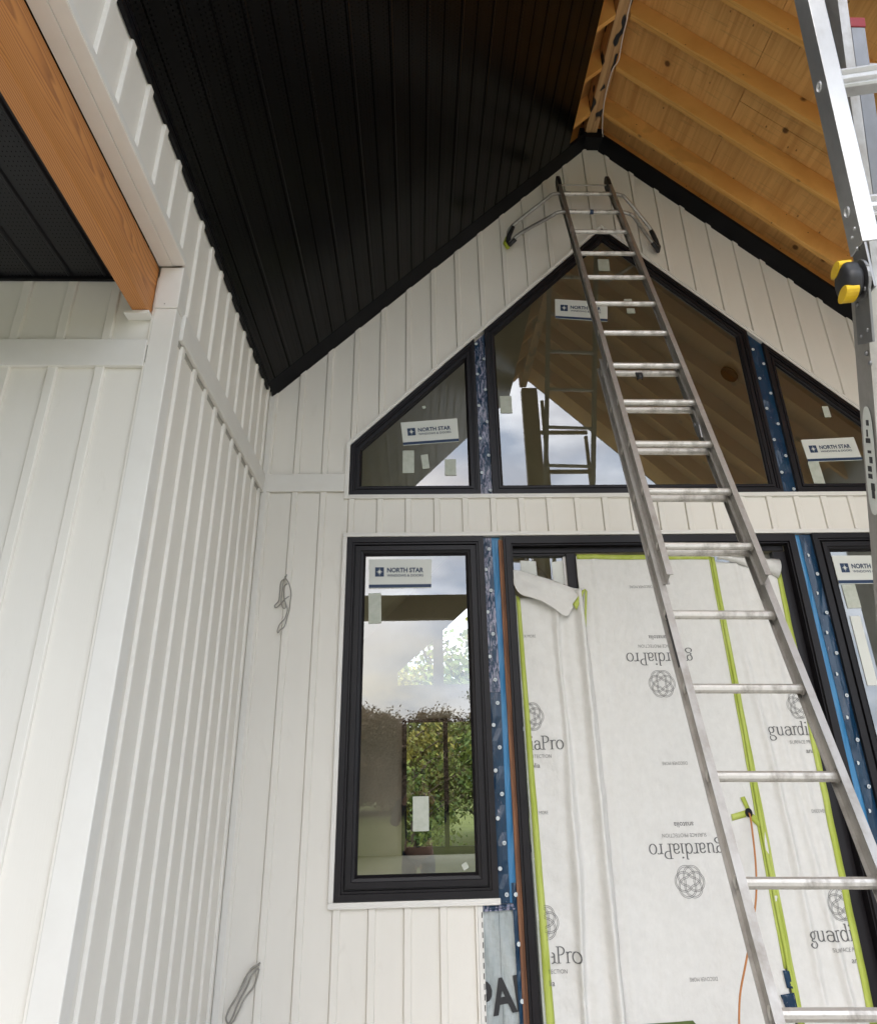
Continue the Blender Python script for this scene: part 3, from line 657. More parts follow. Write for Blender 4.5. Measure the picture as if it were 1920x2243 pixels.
# interior room
mb = MB()
Y0, Y1 = .15, 10.0
mb.face([(-.3, Y0, FL), (5.1, Y0, FL), (5.1, Y1, FL), (-.3, Y1, FL)], 1)
for xx in (-.3, 5.1):  # unseen openings added in the side walls to brighten the room
    for ya, yb, za, zb in ((Y0, 4.0, FL, 2.95), (3.6, 7.2, FL, .7), (3.6, 7.2, 2.1, 2.95), (5.2, 5.6, .7, 2.1), (7.2, Y1, FL, 2.95)):
        mb.face([(xx, ya, za), (xx, yb, za), (xx, yb, zb), (xx, ya, zb)])
mb.face([(-.3, Y0, 2.95), (-.3, Y1, 2.95), (XC, Y1, 5.60), (XC, Y0, 5.60)]); mb.face([(5.1, Y0, 2.95), (5.1, Y1, 2.95), (XC, Y1, 5.60), (XC, Y0, 5.60)])
# far wall with window openings
def far_iv(x):
    top = 2.95+(5.60-2.95)/2.7*(min(x, 4.8-x)+.3); m_ = min(x, 4.8-x)
    uz = 2.61+.885*(m_-.61); r = []
    lo = FL if not (.70 < x < 4.1) or (1.46 < x < 1.52) or (2.28 < x < 2.34) or (3.2 < x < 3.26) else 1.75
    if (.61 < m_ < 1.285) or m_ > 1.48: return [(lo, 2.36), (uz, top)]
    return [(lo, top)]
bs = sorted({-.3, .61, .70, 1.285, 1.46, 1.48, 1.52, 2.28, 2.34, XC, 3.2, 3.26, 3.32, 3.515, 4.1, 4.19, 5.1})
for a_, b_ in zip(bs, bs[1:]):
    A_ = far_iv(a_+1e-4); B_ = far_iv(b_-1e-4)
    for (l0, h0), (l1, h1) in zip(A_, B_):
        for y in (Y1, Y1+.15): mb.face([(a_, y, l0), (b_, y, l1), (b_, y, h1), (a_, y, h0)])
mb.build('interior_room', ['drywall', 'floorwood'], house, keep=True)
mb = MB()
for x in (.70, 1.445, 2.265, 3.185, 4.065): mb.box((x, 9.94, FL), (x+.085, 9.998, 1.75))
mb.box((.70, 9.94, 1.70), (4.15, 9.998, 1.76)); mb.box((.70, 9.94, FL), (4.15, 9.998, FL+.12)); mb.build('far_door', 'frame', house)
mb = MB(); mb.tube([(3.90, 1.46, 4.105), (3.888, 1.46, 4.093)], .085, 20); mb.build('ceiling_fixture', 'black', house)

# ================================================================== PROTECTIVE SHEETS
def sheet_surface(kind):
    if kind == 'mid':
        return lambda x, z: .014+.0035*math.sin(9*x+3*z)+.002*math.sin(21*x-4*z)+.002*math.sin(5*z)+.0016*math.sin(23*z+11*x)*math.sin(7*x-3*z)-.008*math.exp(-((x-2.03-.02*z)/.02)**2)
    if kind == 'left':
        def f(x, z):
            u = (x-1.57)/.40; d = max(0, min(1, (1.75-z)/1.6))
            c1 = 1.815-.03*d+.008*math.sin(3*z)+.004*math.sin(8*z); am = .45+.55*math.sin(1.1+1.7*z)**2; return .014-.048*math.exp(-((x-c1)/(.020+.008*math.sin(4*z)))**2)*am-.020*math.exp(-((x-c1-.075)/.03)**2)*(1-am*.7)-.055*math.exp(-((x-1.948)/.026)**2)-.010*math.exp(-((x-1.70-.05*math.sin(2*z))/.04)**2)*math.sin(2.4*z)-.003*math.sin(13*z+16*x)-.0022*math.sin(29*z-21*x)-.0015*math.sin(47*z+30*x)
        return f
    def f(x, z):
        s = (2.0-z)*.04
        w1 = .5+.5*math.sin(2.1*z+.6); w2 = .5+.5*math.sin(1.6*z+2.4); return .012-.026*math.exp(-((x-2.875-s-.010*math.sin(3*z))/.020)**2)*w1-.024*math.exp(-((x-2.935-s*1.7)/(.016+.006*w1))**2)*(.35+.65*w2)-.018*math.exp(-((x-3.04-s*1.2+.012*math.sin(2.5*z))/.030)**2)*(1-.6*w2)-.002*math.sin(17*z+9*x)-.0016*math.sin(31*z-19*x)
    return f
def make_sheet(nm, kind, L_, R_, zt, zb, lab, nx=90, nz=110):
    sfn = sheet_surface(kind); rt = root(nm, lab, 'protective sheet', 'printed felt sheets over the patio door')
    a = MB(); vs = []; 
    for j in range(nz+1):
        t = j/nz
        for i in range(nx+1):
            u = i/nx; zt_ = zt(u) if callable(zt) else zt; z = zt_+(zb-zt_)*t; x = L_(z)+(R_(z)-L_(z))*u; vs.append((x, sfn(x, z), z))
    n = nx+1; a.add(vs, [(j*n+i, j*n+i+1, (j+1)*n+i+1, (j+1)*n+i) for j in range(nz) for i in range(nx)])
    o = a.build('felt', 'sheet', rt, smooth=True, keep=True)
    so_ = o.modifiers.new('thick', 'SOLIDIFY'); so_.thickness = .0015; so_.offset = 0
    return rt, sfn
def tape(rt, sfn, pts0, pts1, n=50, off=.004, m_='green'):
    """strip between two polylines given as functions of t"""
    a = MB(); L = []; R = []
    for i in range(n+1):
        t = i/n; p = pts0(t); q = pts1(t); mdl = ((p[0]+q[0])/2, (p[1]+q[1])/2)
        L.append((p[0], sfn(*p)-off-.0006*math.sin(5*t), p[1])); R.append((q[0], sfn(*q)-off-.0008*math.sin(6.3*t), q[1]))
    a.add([q for pr_ in zip(L, R) for q in pr_], [(2*i, 2*i+1, 2*i+3, 2*i+2) for i in range(n)])
    o = a.build('tape_strip', m_, rt, smooth=True, keep=True); sm_ = o.modifiers.new('thick', 'SOLIDIFY'); sm_.thickness = .001
    return o
lerp = lambda a, b: (lambda t: (a[0]+(b[0]-a[0])*t, a[1]+(b[1]-a[1])*t))
up = lambda f, d=.003: (lambda x, z: f(x, z)-d)
ZB = -.40
sm, fm = make_sheet('protective_sheet', 'mid', lambda z: 1.955 if z > 1.72 else 1.93, lambda z: 2.797-.012*(1.95-z)/2.3*0, 1.955, ZB, 'middle white sheet on the patio door, its lettering upside down')
tape(sm, fm, lerp((1.960, 1.966), (2.800, 1.953)), lerp((1.960, 1.936), (2.800, 1.925)))
tape(sm, fm, lerp((2.782, 1.945), (2.790, -.16)), lerp((2.800, 1.945), (2.808, -.16)))
tape(sm, fm, lerp((2.795, 1.94), (2.806, -.41)), lerp((2.816, 1.94), (2.829, -.41)), off=.010)
tape(sm, fm, lerp((2.655, .525), (2.745, .545)), lerp((2.655, .495), (2.735, .510)), 8, .005)
tape(sm, fm, lerp((2.720, .605), (2.748, .525)), lerp((2.745, .61), (2.770, .53)), 8, .006)
tape(sm, fm, lerp((2.755, .50), (2.80, .455)), lerp((2.775, .525), (2.815, .49)), 8, .006)
tape(sm, fm, lerp((2.780, -.165), (2.785, -.235)), lerp((2.812, -.168), (2.815, -.24)), 6, .010, 'navy')
tape(sm, fm, lerp((2.745, -.262), (2.762, -.325)), lerp((2.815, -.255), (2.818, -.325)), 6, .011, 'navy')
tape(sm, fm, lerp((2.05, -.358), (2.30, -.352)), lerp((2.05, -.42), (2.36, -.42)), 8, .006, 'olive')
F_ = up(fm)
for kx, kz, wx in ((2.380, 1.199, 2.388), (2.381, .222, 2.386)):
    a = MB(); knot(a, kx, kz, .077, F_); a.build('emblem', 'ink', sm, keep=True); a = MB()
    serif_word(a, 'guardiaPro', wx, kz+.150, .046, F_, math.pi, width=.392)
    put_text(a, 'SURFACE PROTECTION', wx, 0, kz+.212, .026, math.pi, 0, -.0003, surf=F_, width=.235)
    put_text(a, 'anatolia', wx+.004, 0, kz+.262, .036, math.pi, 0, 0, surf=F_, width=.105); a.build('lettering', 'ink', sm, keep=True)
for x, z in ((2.388, .782), (2.382, -.191), (2.335, 1.763)): a = MB(); put_text(a, 'DISCOVER MORE', x, 0, z, .024, math.pi, 0, -.0003, surf=F_, width=.14); a.build('lettering', 'ink', sm, keep=True)

# hole for the string
a = MB(); a.tube([(2.752, .006, .531), (2.752, .012, .531)], .019, 16, flat=1.2); a.build('hole', 'black', sm)
a = MB(); a.tube(smooth_path([(2.752, .02, .531), (2.750, -.006, .515), (2.735, -.035, .44), (2.700, -.09, .30), (2.66, -.12, .16), (2.59, -.16, .02), (2.53, -.18, -.10), (2.475, -.19, -.22), (2.44, -.2, -.36), (2.43, -.21, -.42)], 5), .0048, 7)
st = a.build('string', 'orange', None, smooth=True, label='orange string hanging out of a hole in the middle sheet behind the ladder', category='string')

sl, fl = make_sheet('protective_sheet', 'left', lambda z: 1.572+.010*(1.7-z)/2.1, lambda z: 1.965+.012*math.sin(2*z)+.01*(z < 1.4), lambda u: 1.70+.045*u, ZB, 'loose left sheet on the patio door with its top corner folded over')
tape(sl, fl, lerp((1.571, 1.72), (1.590, ZB)), lerp((1.594, 1.70), (1.632, ZB)))
tape(sl, fl, lerp((1.564, 1.72), (1.575, ZB)), lerp((1.571, 1.72), (1.589, ZB)), off=.001, m_='tapewhite')
a = MB(); F_ = up(fl, .005); cl = lambda x, z: x > 1.612+.012*(1-z)
for kz in (1.036, .064):
    a = MB(); knot(a, 1.607, kz, .077, F_, clip=lambda x, z: x > 1.590+.016*(1.7-z)/2.1*1.6); a.build('emblem', 'ink', sl, keep=True); a = MB()
    serif_word(a, 'guardiaPro', 1.782-.0, kz-.148, .046, F_, 0, width=.392, align='right', clip=lambda x, z: x > (1.606 if z > .5 else 1.636))
    put_text(a, 'SURFACE PROTECTION', 1.592, 0, kz-.206, .026, 0, 0, -.0003, surf=F_, width=.235, clip=[((1.606+.012*(1-kz), 0, 0), (-1, 0, 0))])
    put_text(a, 'anatolia', 1.592, 0, kz-.252, .036, 0, 0, 0, surf=F_, width=.105, clip=[((1.606+.012*(1-kz), 0, 0), (-1, 0, 0))])
    a.build('lettering', 'ink', sl, keep=True)
for kz in (1.475, .555): a = MB(); put_text(a, 'DISCOVER MORE', 1.60, 0, kz, .024, 0, 0, -.0003, surf=F_, width=.14, clip=[((1.606+.012*(1-kz), 0, 0), (-1, 0, 0))]); a.build('lettering', 'ink', sl, keep=True)
# folded-over flap
flap = [(1.560, 1.873), (1.594, 1.864), (1.660, 1.846), (1.735, 1.824), (1.805, 1.800), (1.862, 1.776), (1.919, 1.752), (1.955, 1.752), (1.984, 1.748)]
flab = [(1.556, 1.775), (1.584, 1.712), (1.630, 1.700), (1.695, 1.684), (1.745, 1.655), (1.805, 1.615), (1.856, 1.556), (1.905, 1.648), (1.984, 1.740)]
a = MB(); nv = 10; vs = []
for i in range(len(flap)):
    for j in range(nv+1):
        t = j/nv; b_ = math.sin(math.pi*t); x = flap[i][0]*(1-t)+flab[i][0]*t; z = flap[i][1]*(1-t)+flab[i][1]*t
        vs.append((x, -.004-.012*min(1, t*5)-.016*t-.005*math.sin(i*1.7+t*5)-.004*math.sin(i*.9-t*9), z))
a.add(vs, [(i*(nv+1)+j, (i+1)*(nv+1)+j, (i+1)*(nv+1)+j+1, i*(nv+1)+j+1) for i in range(len(flap)-1) for j in range(nv)])
o = a.build('folded_flap', 'sheet', sl, smooth=True, keep=True); q = o.modifiers.new('s', 'SUBSURF'); q.levels = q.render_levels = 2
q = o.modifiers.new('thick', 'SOLIDIFY'); q.thickness = .0015
zf = lambda x, z: -.028
tape(sl, lambda x, z: -.036, lerp((1.984, 1.742), (1.918, 1.615)), lerp((1.965, 1.735), (1.898, 1.650)), 8, .001)
tape(sl, lambda x, z: -.020+.0*(x), lerp((1.984, 1.745), (1.958, 1.53)), lerp((1.996, 1.730), (1.968, 1.52)), 8, .001)

sr, fr_ = make_sheet('protective_sheet', 'right', lambda z: 2.800+.012*(1.95-z)/2.3, lambda z: 3.214-.006*(1.9-z), lambda u: 1.915-.03*u, ZB, 'right sheet on the patio door behind the ladder, with long soft folds')
tape(sr, fr_, lerp((3.186, 1.885), (3.160, ZB)), lerp((3.216, 1.885), (3.200, ZB)))
tape(sr, fr_, lerp((2.810, 1.93), (2.829, ZB)), lerp((2.816, 1.93), (2.845, ZB)), off=.001)
a = MB(); F_ = up(fr_, .004); cl_ = lambda z: 3.180-.008*(1.9-z); cl = lambda x, z: x < cl_(z)
for kz in (1.069, .105):
    a = MB(); knot(a, 3.150, kz, .077, F_, clip=cl); a.build('emblem', 'ink', sr, keep=True); a = MB()
    serif_word(a, 'guardiaPro', 2.945, kz-.135, .046, F_, 0, width=.392, align='left', clip=cl)
    put_text(a, 'SURFACE PROTECTION', 3.17, 0, kz-.195, .026, 0, 0, -.0003, surf=F_, width=.235, clip=[((cl_(kz), 0, 0), (1, 0, 0))])
    put_text(a, 'anatolia', 3.19, 0, kz-.240, .036, 0, 0, 0, surf=F_, width=.105, clip=[((cl_(kz), 0, 0), (1, 0, 0))])
    a.build('lettering', 'ink', sr, keep=True)
for kz in (.53,): a = MB(); put_text(a, 'DISCOVER MORE', 3.16, 0, kz, .024, 0, 0, -.0003, surf=F_, width=.14, clip=[((cl_(kz), 0, 0), (1, 0, 0))]); a.build('lettering', 'ink', sr, keep=True)
a = MB(); vs = []
T1 = [(2.815, 1.945), (2.88, 1.942), (2.95, 1.938), (3.05, 1.935), (3.14, 1.930), (3.225, 1.925)]; T2 = [(2.825, 1.915), (2.86, 1.925), (2.93, 1.905), (3.04, 1.865), (3.13, 1.845), (3.19, 1.80)]
for i in range(6):
    for j in range(7):
        t = j/6; vs.append((T1[i][0]*(1-t)+T2[i][0]*t, .012-.035*math.sin(math.pi*t)**.7-.012*t, T1[i][1]*(1-t)+T2[i][1]*t))
a.add(vs, [(i*7+j, (i+1)*7+j, (i+1)*7+j+1, i*7+j+1) for i in range(5) for j in range(6)])
o = a.build('folded_flap', 'sheet', sr, smooth=True, keep=True); q = o.modifiers.new('thick', 'SOLIDIFY'); q.thickness = .0015

# ================================================================== CABLE COILS
def coil(paths, lab, r=.0033):
    a = MB()
    for k, p_ in enumerate(paths): a.tube(smooth_path([(x, -.016-.007*k-.006*math.sin(i*1.3+k), z) for i, (x, z) in enumerate(p_)], 4), r, 7)
    return a.build('cable_coil', 'cable', None, smooth=True, keep=True, label=lab, category='cable', group='cable tails left hanging on the siding')
coil([[(.204, 1.854), (.195, 1.826), (.176, 1.814), (.17, 1.787), (.17, 1.744), (.17, 1.702), (.16, 1.682), (.147, 1.67), (.15, 1.659), (.164, 1.664), (.186, 1.684), (.205, 1.705), (.225, 1.723)],
      [(.199, 1.829), (.216, 1.808), (.23, 1.774), (.238, 1.732), (.237, 1.696), (.237, 1.66), (.233, 1.624), (.225, 1.598), (.218, 1.566), (.211, 1.543), (.192, 1.526), (.182, 1.511), (.174, 1.52), (.178, 1.543), (.189, 1.563), (.206, 1.581), (.216, 1.601), (.223, 1.642), (.213, 1.675), (.203, 1.702), (.197, 1.738), (.192, 1.768), (.196, 1.787), (.211, 1.797)],
      [(.199, 1.84), (.194, 1.82), (.186, 1.781), (.186, 1.732), (.186, 1.69), (.194, 1.66), (.203, 1.651), (.213, 1.657), (.21, 1.681)]], 'upper looped grey cable hanging on the siding left of the casement window')
coil([[(.215, -.059), (.196, -.072), (.169, -.089), (.146, -.122), (.131, -.155), (.114, -.191), (.093, -.223), (.08, -.249), (.072, -.271), (.078, -.288), (.09, -.29), (.105, -.264), (.118, -.229), (.138, -.188), (.162, -.147), (.172, -.119), (.193, -.089), (.209, -.081)],
      [(.213, -.083), (.207, -.107), (.191, -.153), (.165, -.181), (.149, -.202), (.138, -.229), (.121, -.262), (.113, -.279), (.097, -.295), (.082, -.309)],
      [(.214, -.063), (.182, -.075), (.158, -.105), (.152, -.13), (.128, -.171), (.108, -.207), (.085, -.236), (.074, -.268)]], 'lower looped grey cable hanging low on the siding near the corner', .0042)

# ================================================================== EXTENSION LADDER
lad = root('extension_ladder', 'long aluminium extension ladder leaning on the gable wall in front of the patio door', 'ladder')
Pb = Vector((2.191, -.956, 2.687)); d = Vector((-.0299, -.3774, -.9255)).normalized(); r = Vector((.9994, -.0263, -.0216)).normalized(); n = d.cross(r).normalized()
if n.y > 0: n = -n
Pf = Vector((2.2504, -.2281, 4.6653)); ST = .305
def ibeam(hd, fl_, tw=.003, ft=.0035):
    return [(-fl_, -hd), (fl_, -hd), (fl_, -hd+ft), (tw/2, -hd+ft), (tw/2, hd-ft), (fl_, hd-ft), (fl_, hd), (-fl_, hd), (-fl_, hd-ft), (-tw/2, hd-ft), (-tw/2, -hd+ft), (-fl_, -hd+ft)]
nb = (FL-Pb.z)/(d.z*ST)
for s_ in (-1, 1):
    a = MB(); c = Pb+r*s_*.2085; a.beam(c-d*.085, c+d*(nb*ST-.03), r, n, ibeam(.036, .0135)); 
    a.build('rail', 'alu', lad)
    a = MB(); c2 = c+d*(nb*ST-.02); a.obox(c2, r, n, d, .03, .045, .02); a.build('foot', 'plastic', lad, bevel=.004)
    a = MB(); c = Pf+r*s_*.191; a.beam(c-d*.20, c+d*(11*ST+.165), r, n, ibeam(.033, .0125)); a.build('rail', 'alu', lad)
def rung(c, hl, rr):
    a = MB(); pts = []
    sec = []
    for k in range(24):
        an = 2*math.pi*k/24; q = rr*(1+.035*(k % 2)); y_ = math.sin(an)*q; sec.append((math.cos(an)*q, min(y_, rr*.80)))
    a.beam(-r*hl, r*hl, n, -d, sec); a.tube([-r*(hl-.006), -r*(hl-.012)], rr*1.25, 16); a.tube([r*(hl-.012), r*(hl-.006)], rr*1.25, 16)
    o = a.build('rung', 'rung', lad); o.location = c; return o
first = rung(Pb, .2095, .0165)
for k in range(1, int(nb)+1): o = first.copy(); COL.objects.link(o); o.parent = lad; o.location = Pb+d*ST*k
firstf = rung(Pf, .192, .0150)
for k in range(1, 12): o = firstf.copy(); COL.objects.link(o); o.parent = lad; o.location = Pf+d*ST*k
# swaged rung ends on the outside of the rails
for s_ in (-1, 1):
    for (P_, num, hw_, rr) in ((Pb, int(nb)+1, .2085, .0175), (Pf, 12, .191, .0155)):
        a = MB(); c = Vector((0, 0, 0)); x0 = r*s_*.001; x1 = r*s_*.007
        a.tube([x0, x1], [rr, rr*1.15], 14, cap=False); a.tube([x1, r*s_*.002], [rr*1.15, rr*.75], 14, cap=False)
        o = a.build('rung_end', 'rung', lad, smooth=True, keep=True)
        for k in range(num):
            if k: o = o.copy(); COL.objects.link(o); o.parent = lad
            o.location = P_+d*ST*k+r*s_*hw_
a = MB(); c = Pb+d*ST*5.35-r*.2115; a.obox(c, n, r, d, .014, .001, .11); a.build('worn_label', 'wrapink', lad)
# top: end caps, spacer rod
for s_ in (-1, 1):
    a = MB(); c = Pf+r*s_*.188-d*.195
    pr = [(-.045, -.10), (.035, -.10), (.042, -.02), (.036, .045), (.012, .065), (-.02, .055), (-.045, .01)]
    a.beam(c-r*.014, c+r*.014, n, -d, pr); a.build('end_cap', 'plastic', lad, bevel=.004)
a = MB(); a.tube([Pf-r*.18-d*.155, Pf+r*.18-d*.155], .006, 8); a.build('spacer_rod', 'alu', lad)
# stabiliser arms: tubes from the first two rungs out to padded feet on the wall
for s_ in (-1, 1):
    a = MB(); A0 = Pf+r*s_*.12+n*.004; B0 = Pf+d*ST+r*s_*.12+n*.004
    px = 1.668 if s_ < 0 else 2.790
    pd = Vector((px, -.045, 4.36 if s_ < 0 else 4.335))
    up_ = smooth_path([A0, Pf+r*s_*.215, Pf+r*s_*.262+Vector((0, .003, -.012)), Pf+r*s_*.300+Vector((0, .012, -.042)), pd+Vector((-.035*s_, -.035, .10))+Vector((0, 0, .02)), pd+Vector((-.006*s_, -.012, .035))], 5)
    lo_ = smooth_path([B0, Pf+d*ST+r*s_*.215, Pf+d*ST+r*s_*.262+Vector((0, .006, -.010)), Pf+d*ST+r*s_*.300+Vector((0, .02, -.028)), pd+Vector((-.085*s_, -.075, .018)), pd+Vector((-.01*s_, -.02, -.03))], 5)
    a.tube(up_, .0135, 10); a.tube(lo_, .0135, 10); sa_ = a.build('stabiliser_arm', 'alu', lad, smooth=True, keep=True)
    a = MB(); a.tube([pd+Vector((-.040*s_, -.036, .115)), pd+Vector((-.006*s_, -.014, .04)), pd+Vector((.0, -.006, -.0)), pd+Vector((-.008*s_, -.012, -.036)), pd+Vector((-.05*s_, -.045, -.012))], [.0155, .018, .02, .019, .015], 10)
    a.build('grip_sleeve', 'plastic', sa_, smooth=True, keep=True)
    a = MB(); a.tube([pd+Vector((.004*s_, .004, .05)), pd+Vector((.012*s_, .016, .0)), pd+Vector((.004*s_, .008, -.05))], [.012, .024, .014], 10); a.build('wall_pad', 'padtape' if s_ < 0 else 'plastic', sa_, smooth=True, keep=True)
a = MB(); a.tube([Pf+d*ST-r*.02, Pf+d*ST+r*.005], .0175, 14); a.build('rung_sticker', 'navyink', lad)
# pulley, brackets and rung locks
a = MB(); c = Pf+d*ST*7-r*.04+d*.085-n*.01; a.tube([c-r*.012, c-r*.006, c+r*.006, c+r*.012], [.017, .011, .011, .017], 14); a.obox(c-d*.022, r, n, d, .018, .004, .014); a.build('pulley', 'plastic', lad)
for s_ in (-1, 1):
    a = MB(); c = Pf+d*ST*8.55+r*s_*.168-n*.03
    a.obox(c, r, n, d, .006, .02, .03); a.tube([c-d*.03+n*.02, c+n*.028, c+d*.07+n*.01], .006, 8); a.tube([c-d*.03-r*.012, c-d*.03+r*.012], .010, 10); a.build('rung_lock', 'steel', lad)

# ================================================================== ARTICULATED LADDER (right edge)
al = root('folding_ladder', 'bright aluminium folding ladder with a yellow and black hinge knob at the right edge', 'ladder')
u = Vector((-.035, -.168, .985)).normalized(); h = Vector((.98, -.2, 0)); h = (h-u*h.dot(u)).normalized(); nn = u.cross(h).normalized()
if nn.y > 0: nn = -nn
B3 = Vector((1.8867, -3.2055, 1.7470)); v = Vector((.0905, .444, -.891)); v = (v-h*v.dot(h)).normalized(); vn = v.cross(h).normalized()
if vn.y > 0: vn = -vn
H = B3-u*.152-h*.018
def chan(wd, dp, t=.003): return [(-wd, -dp), (wd, -dp), (wd, dp), (-wd, dp)]
for s_, off in ((-1, -.018), (1, .38)):
    a = MB(); c = B3+h*off
    sec = [(-.0165, .032), (.0165, .032), (.0165, .028), (-.0125, .028), (-.0125, -.028), (.0165, -.028), (.0165, -.032), (-.0165, -.032)]
    sec = [(x*(1 if s_ < 0 else -1), y) for x, y in sec]
    a.beam(c-u*.085, c+u*1.25, h, nn, sec); a.build('rail', 'alu_bright', al, bevel=.0015)
    # lower leg, set inward behind the hinge plates
    a = MB(); c = H+h*(off+.018)
    a.beam(c+v*.02+vn*-.02, c+v*2.5-vn*.02, h, vn, [(-.020, -.034), (.014, -.034), (.014, -.030), (-.016, -.030), (-.016, -.010), (-.010, -.006), (-.010, .006), (-.016, .010), (-.016, .030), (.014, .030), (.014, .034), (-.020, .034)]); a.build('rail', 'alu', al)
    # rung end ferrules and rivets on upper rail
    a = MB()
    for k in range(0, 5):
        c = B3+h*(off-.0165*(1 if s_ < 0 else -1))+u*ST*k*1.0; a.tube([c-h*.001, c-h*.004], [.0125, .0105], 16, cap=False); a.tube([c-h*.004, c+h*.002], [.0105, .0085], 16, cap=False); 
    for q in ((-.045, .012), (-.055, -.006), (-.085, .004)):
        c = B3+h*(off-.0168)+u*q[0]+nn*q[1]; a.tube([c-h*.003, c+h*.002], [.003, .005], 8)
    a.build('rung_end', 'alu_bright', al, smooth=True, keep=True)
    # hinge plate: two rounded plates
    a = MB(); c = H+h*(off+.018-.020)
    a.tube([c-h*.003, c+h*.003], .040, 28); a.obox(c+v*.05, vn, h, v, .034, .0025, .075); a.obox(c+u*.02+h*.009, nn, h, u, .030, .0025, .05)
    hp = a.build('hinge_plate', 'steel', al, bevel=.0012)
    a = MB()
    for q in ((.02, .020), (.045, -.018), (.10, .018), (.11, -.014), (.145, .004), (.165, .018)):
        c2 = c+v*q[0]+vn*q[1]; a.tube([c2-h*.006, c2-h*.002], [.0035, .0058], 10)
    a.build('rivet', 'steel', hp, smooth=True, keep=True)
for k in range(-0, 5):
    a = MB(); c = B3+u*ST*k
    sec = [(-.016, -.024), (.016, -.024), (.019, -.018), (.012, -.010), (.019, -.004), (.019, .004), (.012, .010), (.019, .018), (.016, .024), (-.016, .024), (-.019, .018), (-.019, -.018)]
    a.beam(c, c+h*.36, nn, u, sec); a.build('rung', 'alu_bright', al, bevel=.001)
for k in range(1, 8):
    a = MB(); c = H+v*(ST*k-.0)-vn*.02; a.beam(c+h*.012, c+h*.385, vn, v, [(-.016, -.022), (.016, -.022), (.018, 0), (.016, .022), (-.016, .022), (-.018, 0)]); a.build('rung', 'alu', al, bevel=.001)
# knob: black disc with yellow grips on a steel shaft
kc = H-h*.047; KS = .87
a = MB(); a.tube([H-h*.020, H-h*.052], .0085, 14); a.tube([H-h*.026, H-h*.030], .013, 14); a.tube([H-h*.022, H-h*.024], .015, 14); a.build('hinge_pin', 'alu_bright', al)
a = MB(); seg = 36; prf = [(-.0, .0), (.001, .030), (.006, .0405), (.014, .0435), (.030, .0435), (.037, .040), (.040, .030), (.040, .0)]
e1 = h.orthogonal().normalized(); e2 = h.cross(e1); vs = []; base = kc-h*.014
lob = lambda an: 1-.07*max(0, math.cos(3*an))**6
for i, (ax, rr) in enumerate(prf):
    for k in range(seg):
        an = 2*math.pi*k/seg; vs.append(base+h*ax*KS+(e1*math.cos(an)+e2*math.sin(an))*rr*KS*lob(an))
a.add(vs, [(i*seg+k, i*seg+(k+1) % seg, (i+1)*seg+(k+1) % seg, (i+1)*seg+k) for i in range(len(prf)-1) for k in range(seg)])
kn = a.build('knob', 'plastic', al, smooth=True, keep=True)
a = MB()
zc = Vector((0, 0, 1)); zc = (zc-h*zc.dot(h)).normalized(); yc2 = h.cross(zc)
for sg in (1, -1, 1.0j):
    if sg == 1.0j: continue
    dirv = zc*sg
    for q in (0,):
        c = base+h*.009+dirv*.0265
        pts_ = []
        for k in range(16):
            an = 2*math.pi*k/16; pts_.append((math.cos(an)*.026, math.sin(an)*.0125+.003))
        a.beam(c-h*.0105, c+h*.014, yc2, dirv, pts_)
a.tube([H-h*.030, H-h*.028], .024, 20); a.tube([base+h*.038, base+h*.045], .026, 20)
a.build('grip', 'yellow', kn, bevel=.004)
# white label on the lower leg
a = MB(); c = H+v*.36-h*.0215-vn*.02
pl_ = [c+vn*(.024*math.copysign(abs(math.cos(t_))**.7, math.cos(t_)))+v*(.11*math.copysign(abs(math.sin(t_))**.6, math.sin(t_))) for t_ in [2*math.pi*k/32 for k in range(32)]]
a.face(pl_, 0)
random.seed(3)
for k in range(9):
    cc_ = c+v*(-.075+.018*k+random.uniform(-.004, .004))-h*.0006+vn*random.uniform(-.004, .006); a.obox(cc_, vn, v, h, random.uniform(.003, .010), random.uniform(.002, .008), .0003, 1)
a.build('label_plate', ['label', 'wrapink'], al, keep=True)

# ================================================================== THIRD LADDER behind
tl = root('extension_ladder', 'upright scuffed aluminium ladder with a red rail cap, behind the folding ladder', 'ladder')
dv = Vector((0, .2474, -.9689)); hx = Vector((1, 0, 0)); hn = dv.cross(hx).normalized()
if hn.y > 0: hn = -hn
P2 = Vector((2.2125, -2.9016, 2.5634))
for s_, off in ((-1, 0), (1, .46)):
    a = MB(); c = P2+hx*off; sec = [(-.004, -.012), (.016, -.012), (.016, .030), (.012, .030), (.012, -.008), (-.004, -.008)]
    a.beam(c-dv*.62, c+dv*1.9, hx*(1 if s_ < 0 else -1), hn, [(-.010, -.034), (.018, -.034), (.018, -.030), (-.006, -.030), (-.006, .030), (.018, .030), (.018, .034), (-.010, .034)]); a.build('rail', 'alu', tl)
    a = MB(); c = P2+hx*(off+(.042 if s_ < 0 else -.042))+hn*.002
    a.beam(c+dv*-.135, c+dv*1.8, hx*(1 if s_ < 0 else -1), hn, [(-.018, -.026), (.022, -.026), (.022, -.022), (-.014, -.022), (-.014, .022), (.022, .022), (.022, .026), (-.018, .026)]); a.build('rail', 'steel', tl)
    a = MB(); c = P2+hx*(off+(.044 if s_ < 0 else -.044))+hn*.002
    a.obox(c+dv*-.13, hx, hn, dv, .023, .029, .016); a.build('rail_cap', 'red', tl, bevel=.003)
    a = MB()
    for k in range(6):
        c2 = c+dv*(ST*k-.005)-hx*(.020 if s_ < 0 else -.020); a.tube([c2, c2-hx*.006*(1 if s_ < 0 else -1)], [.022, .018], 18, cap=False); a.tube([c2-hx*.006, c2+hx*.003], [.018, .013], 18, cap=False)
    a.build('rung_end', 'alu_bright', tl, smooth=True, keep=True)
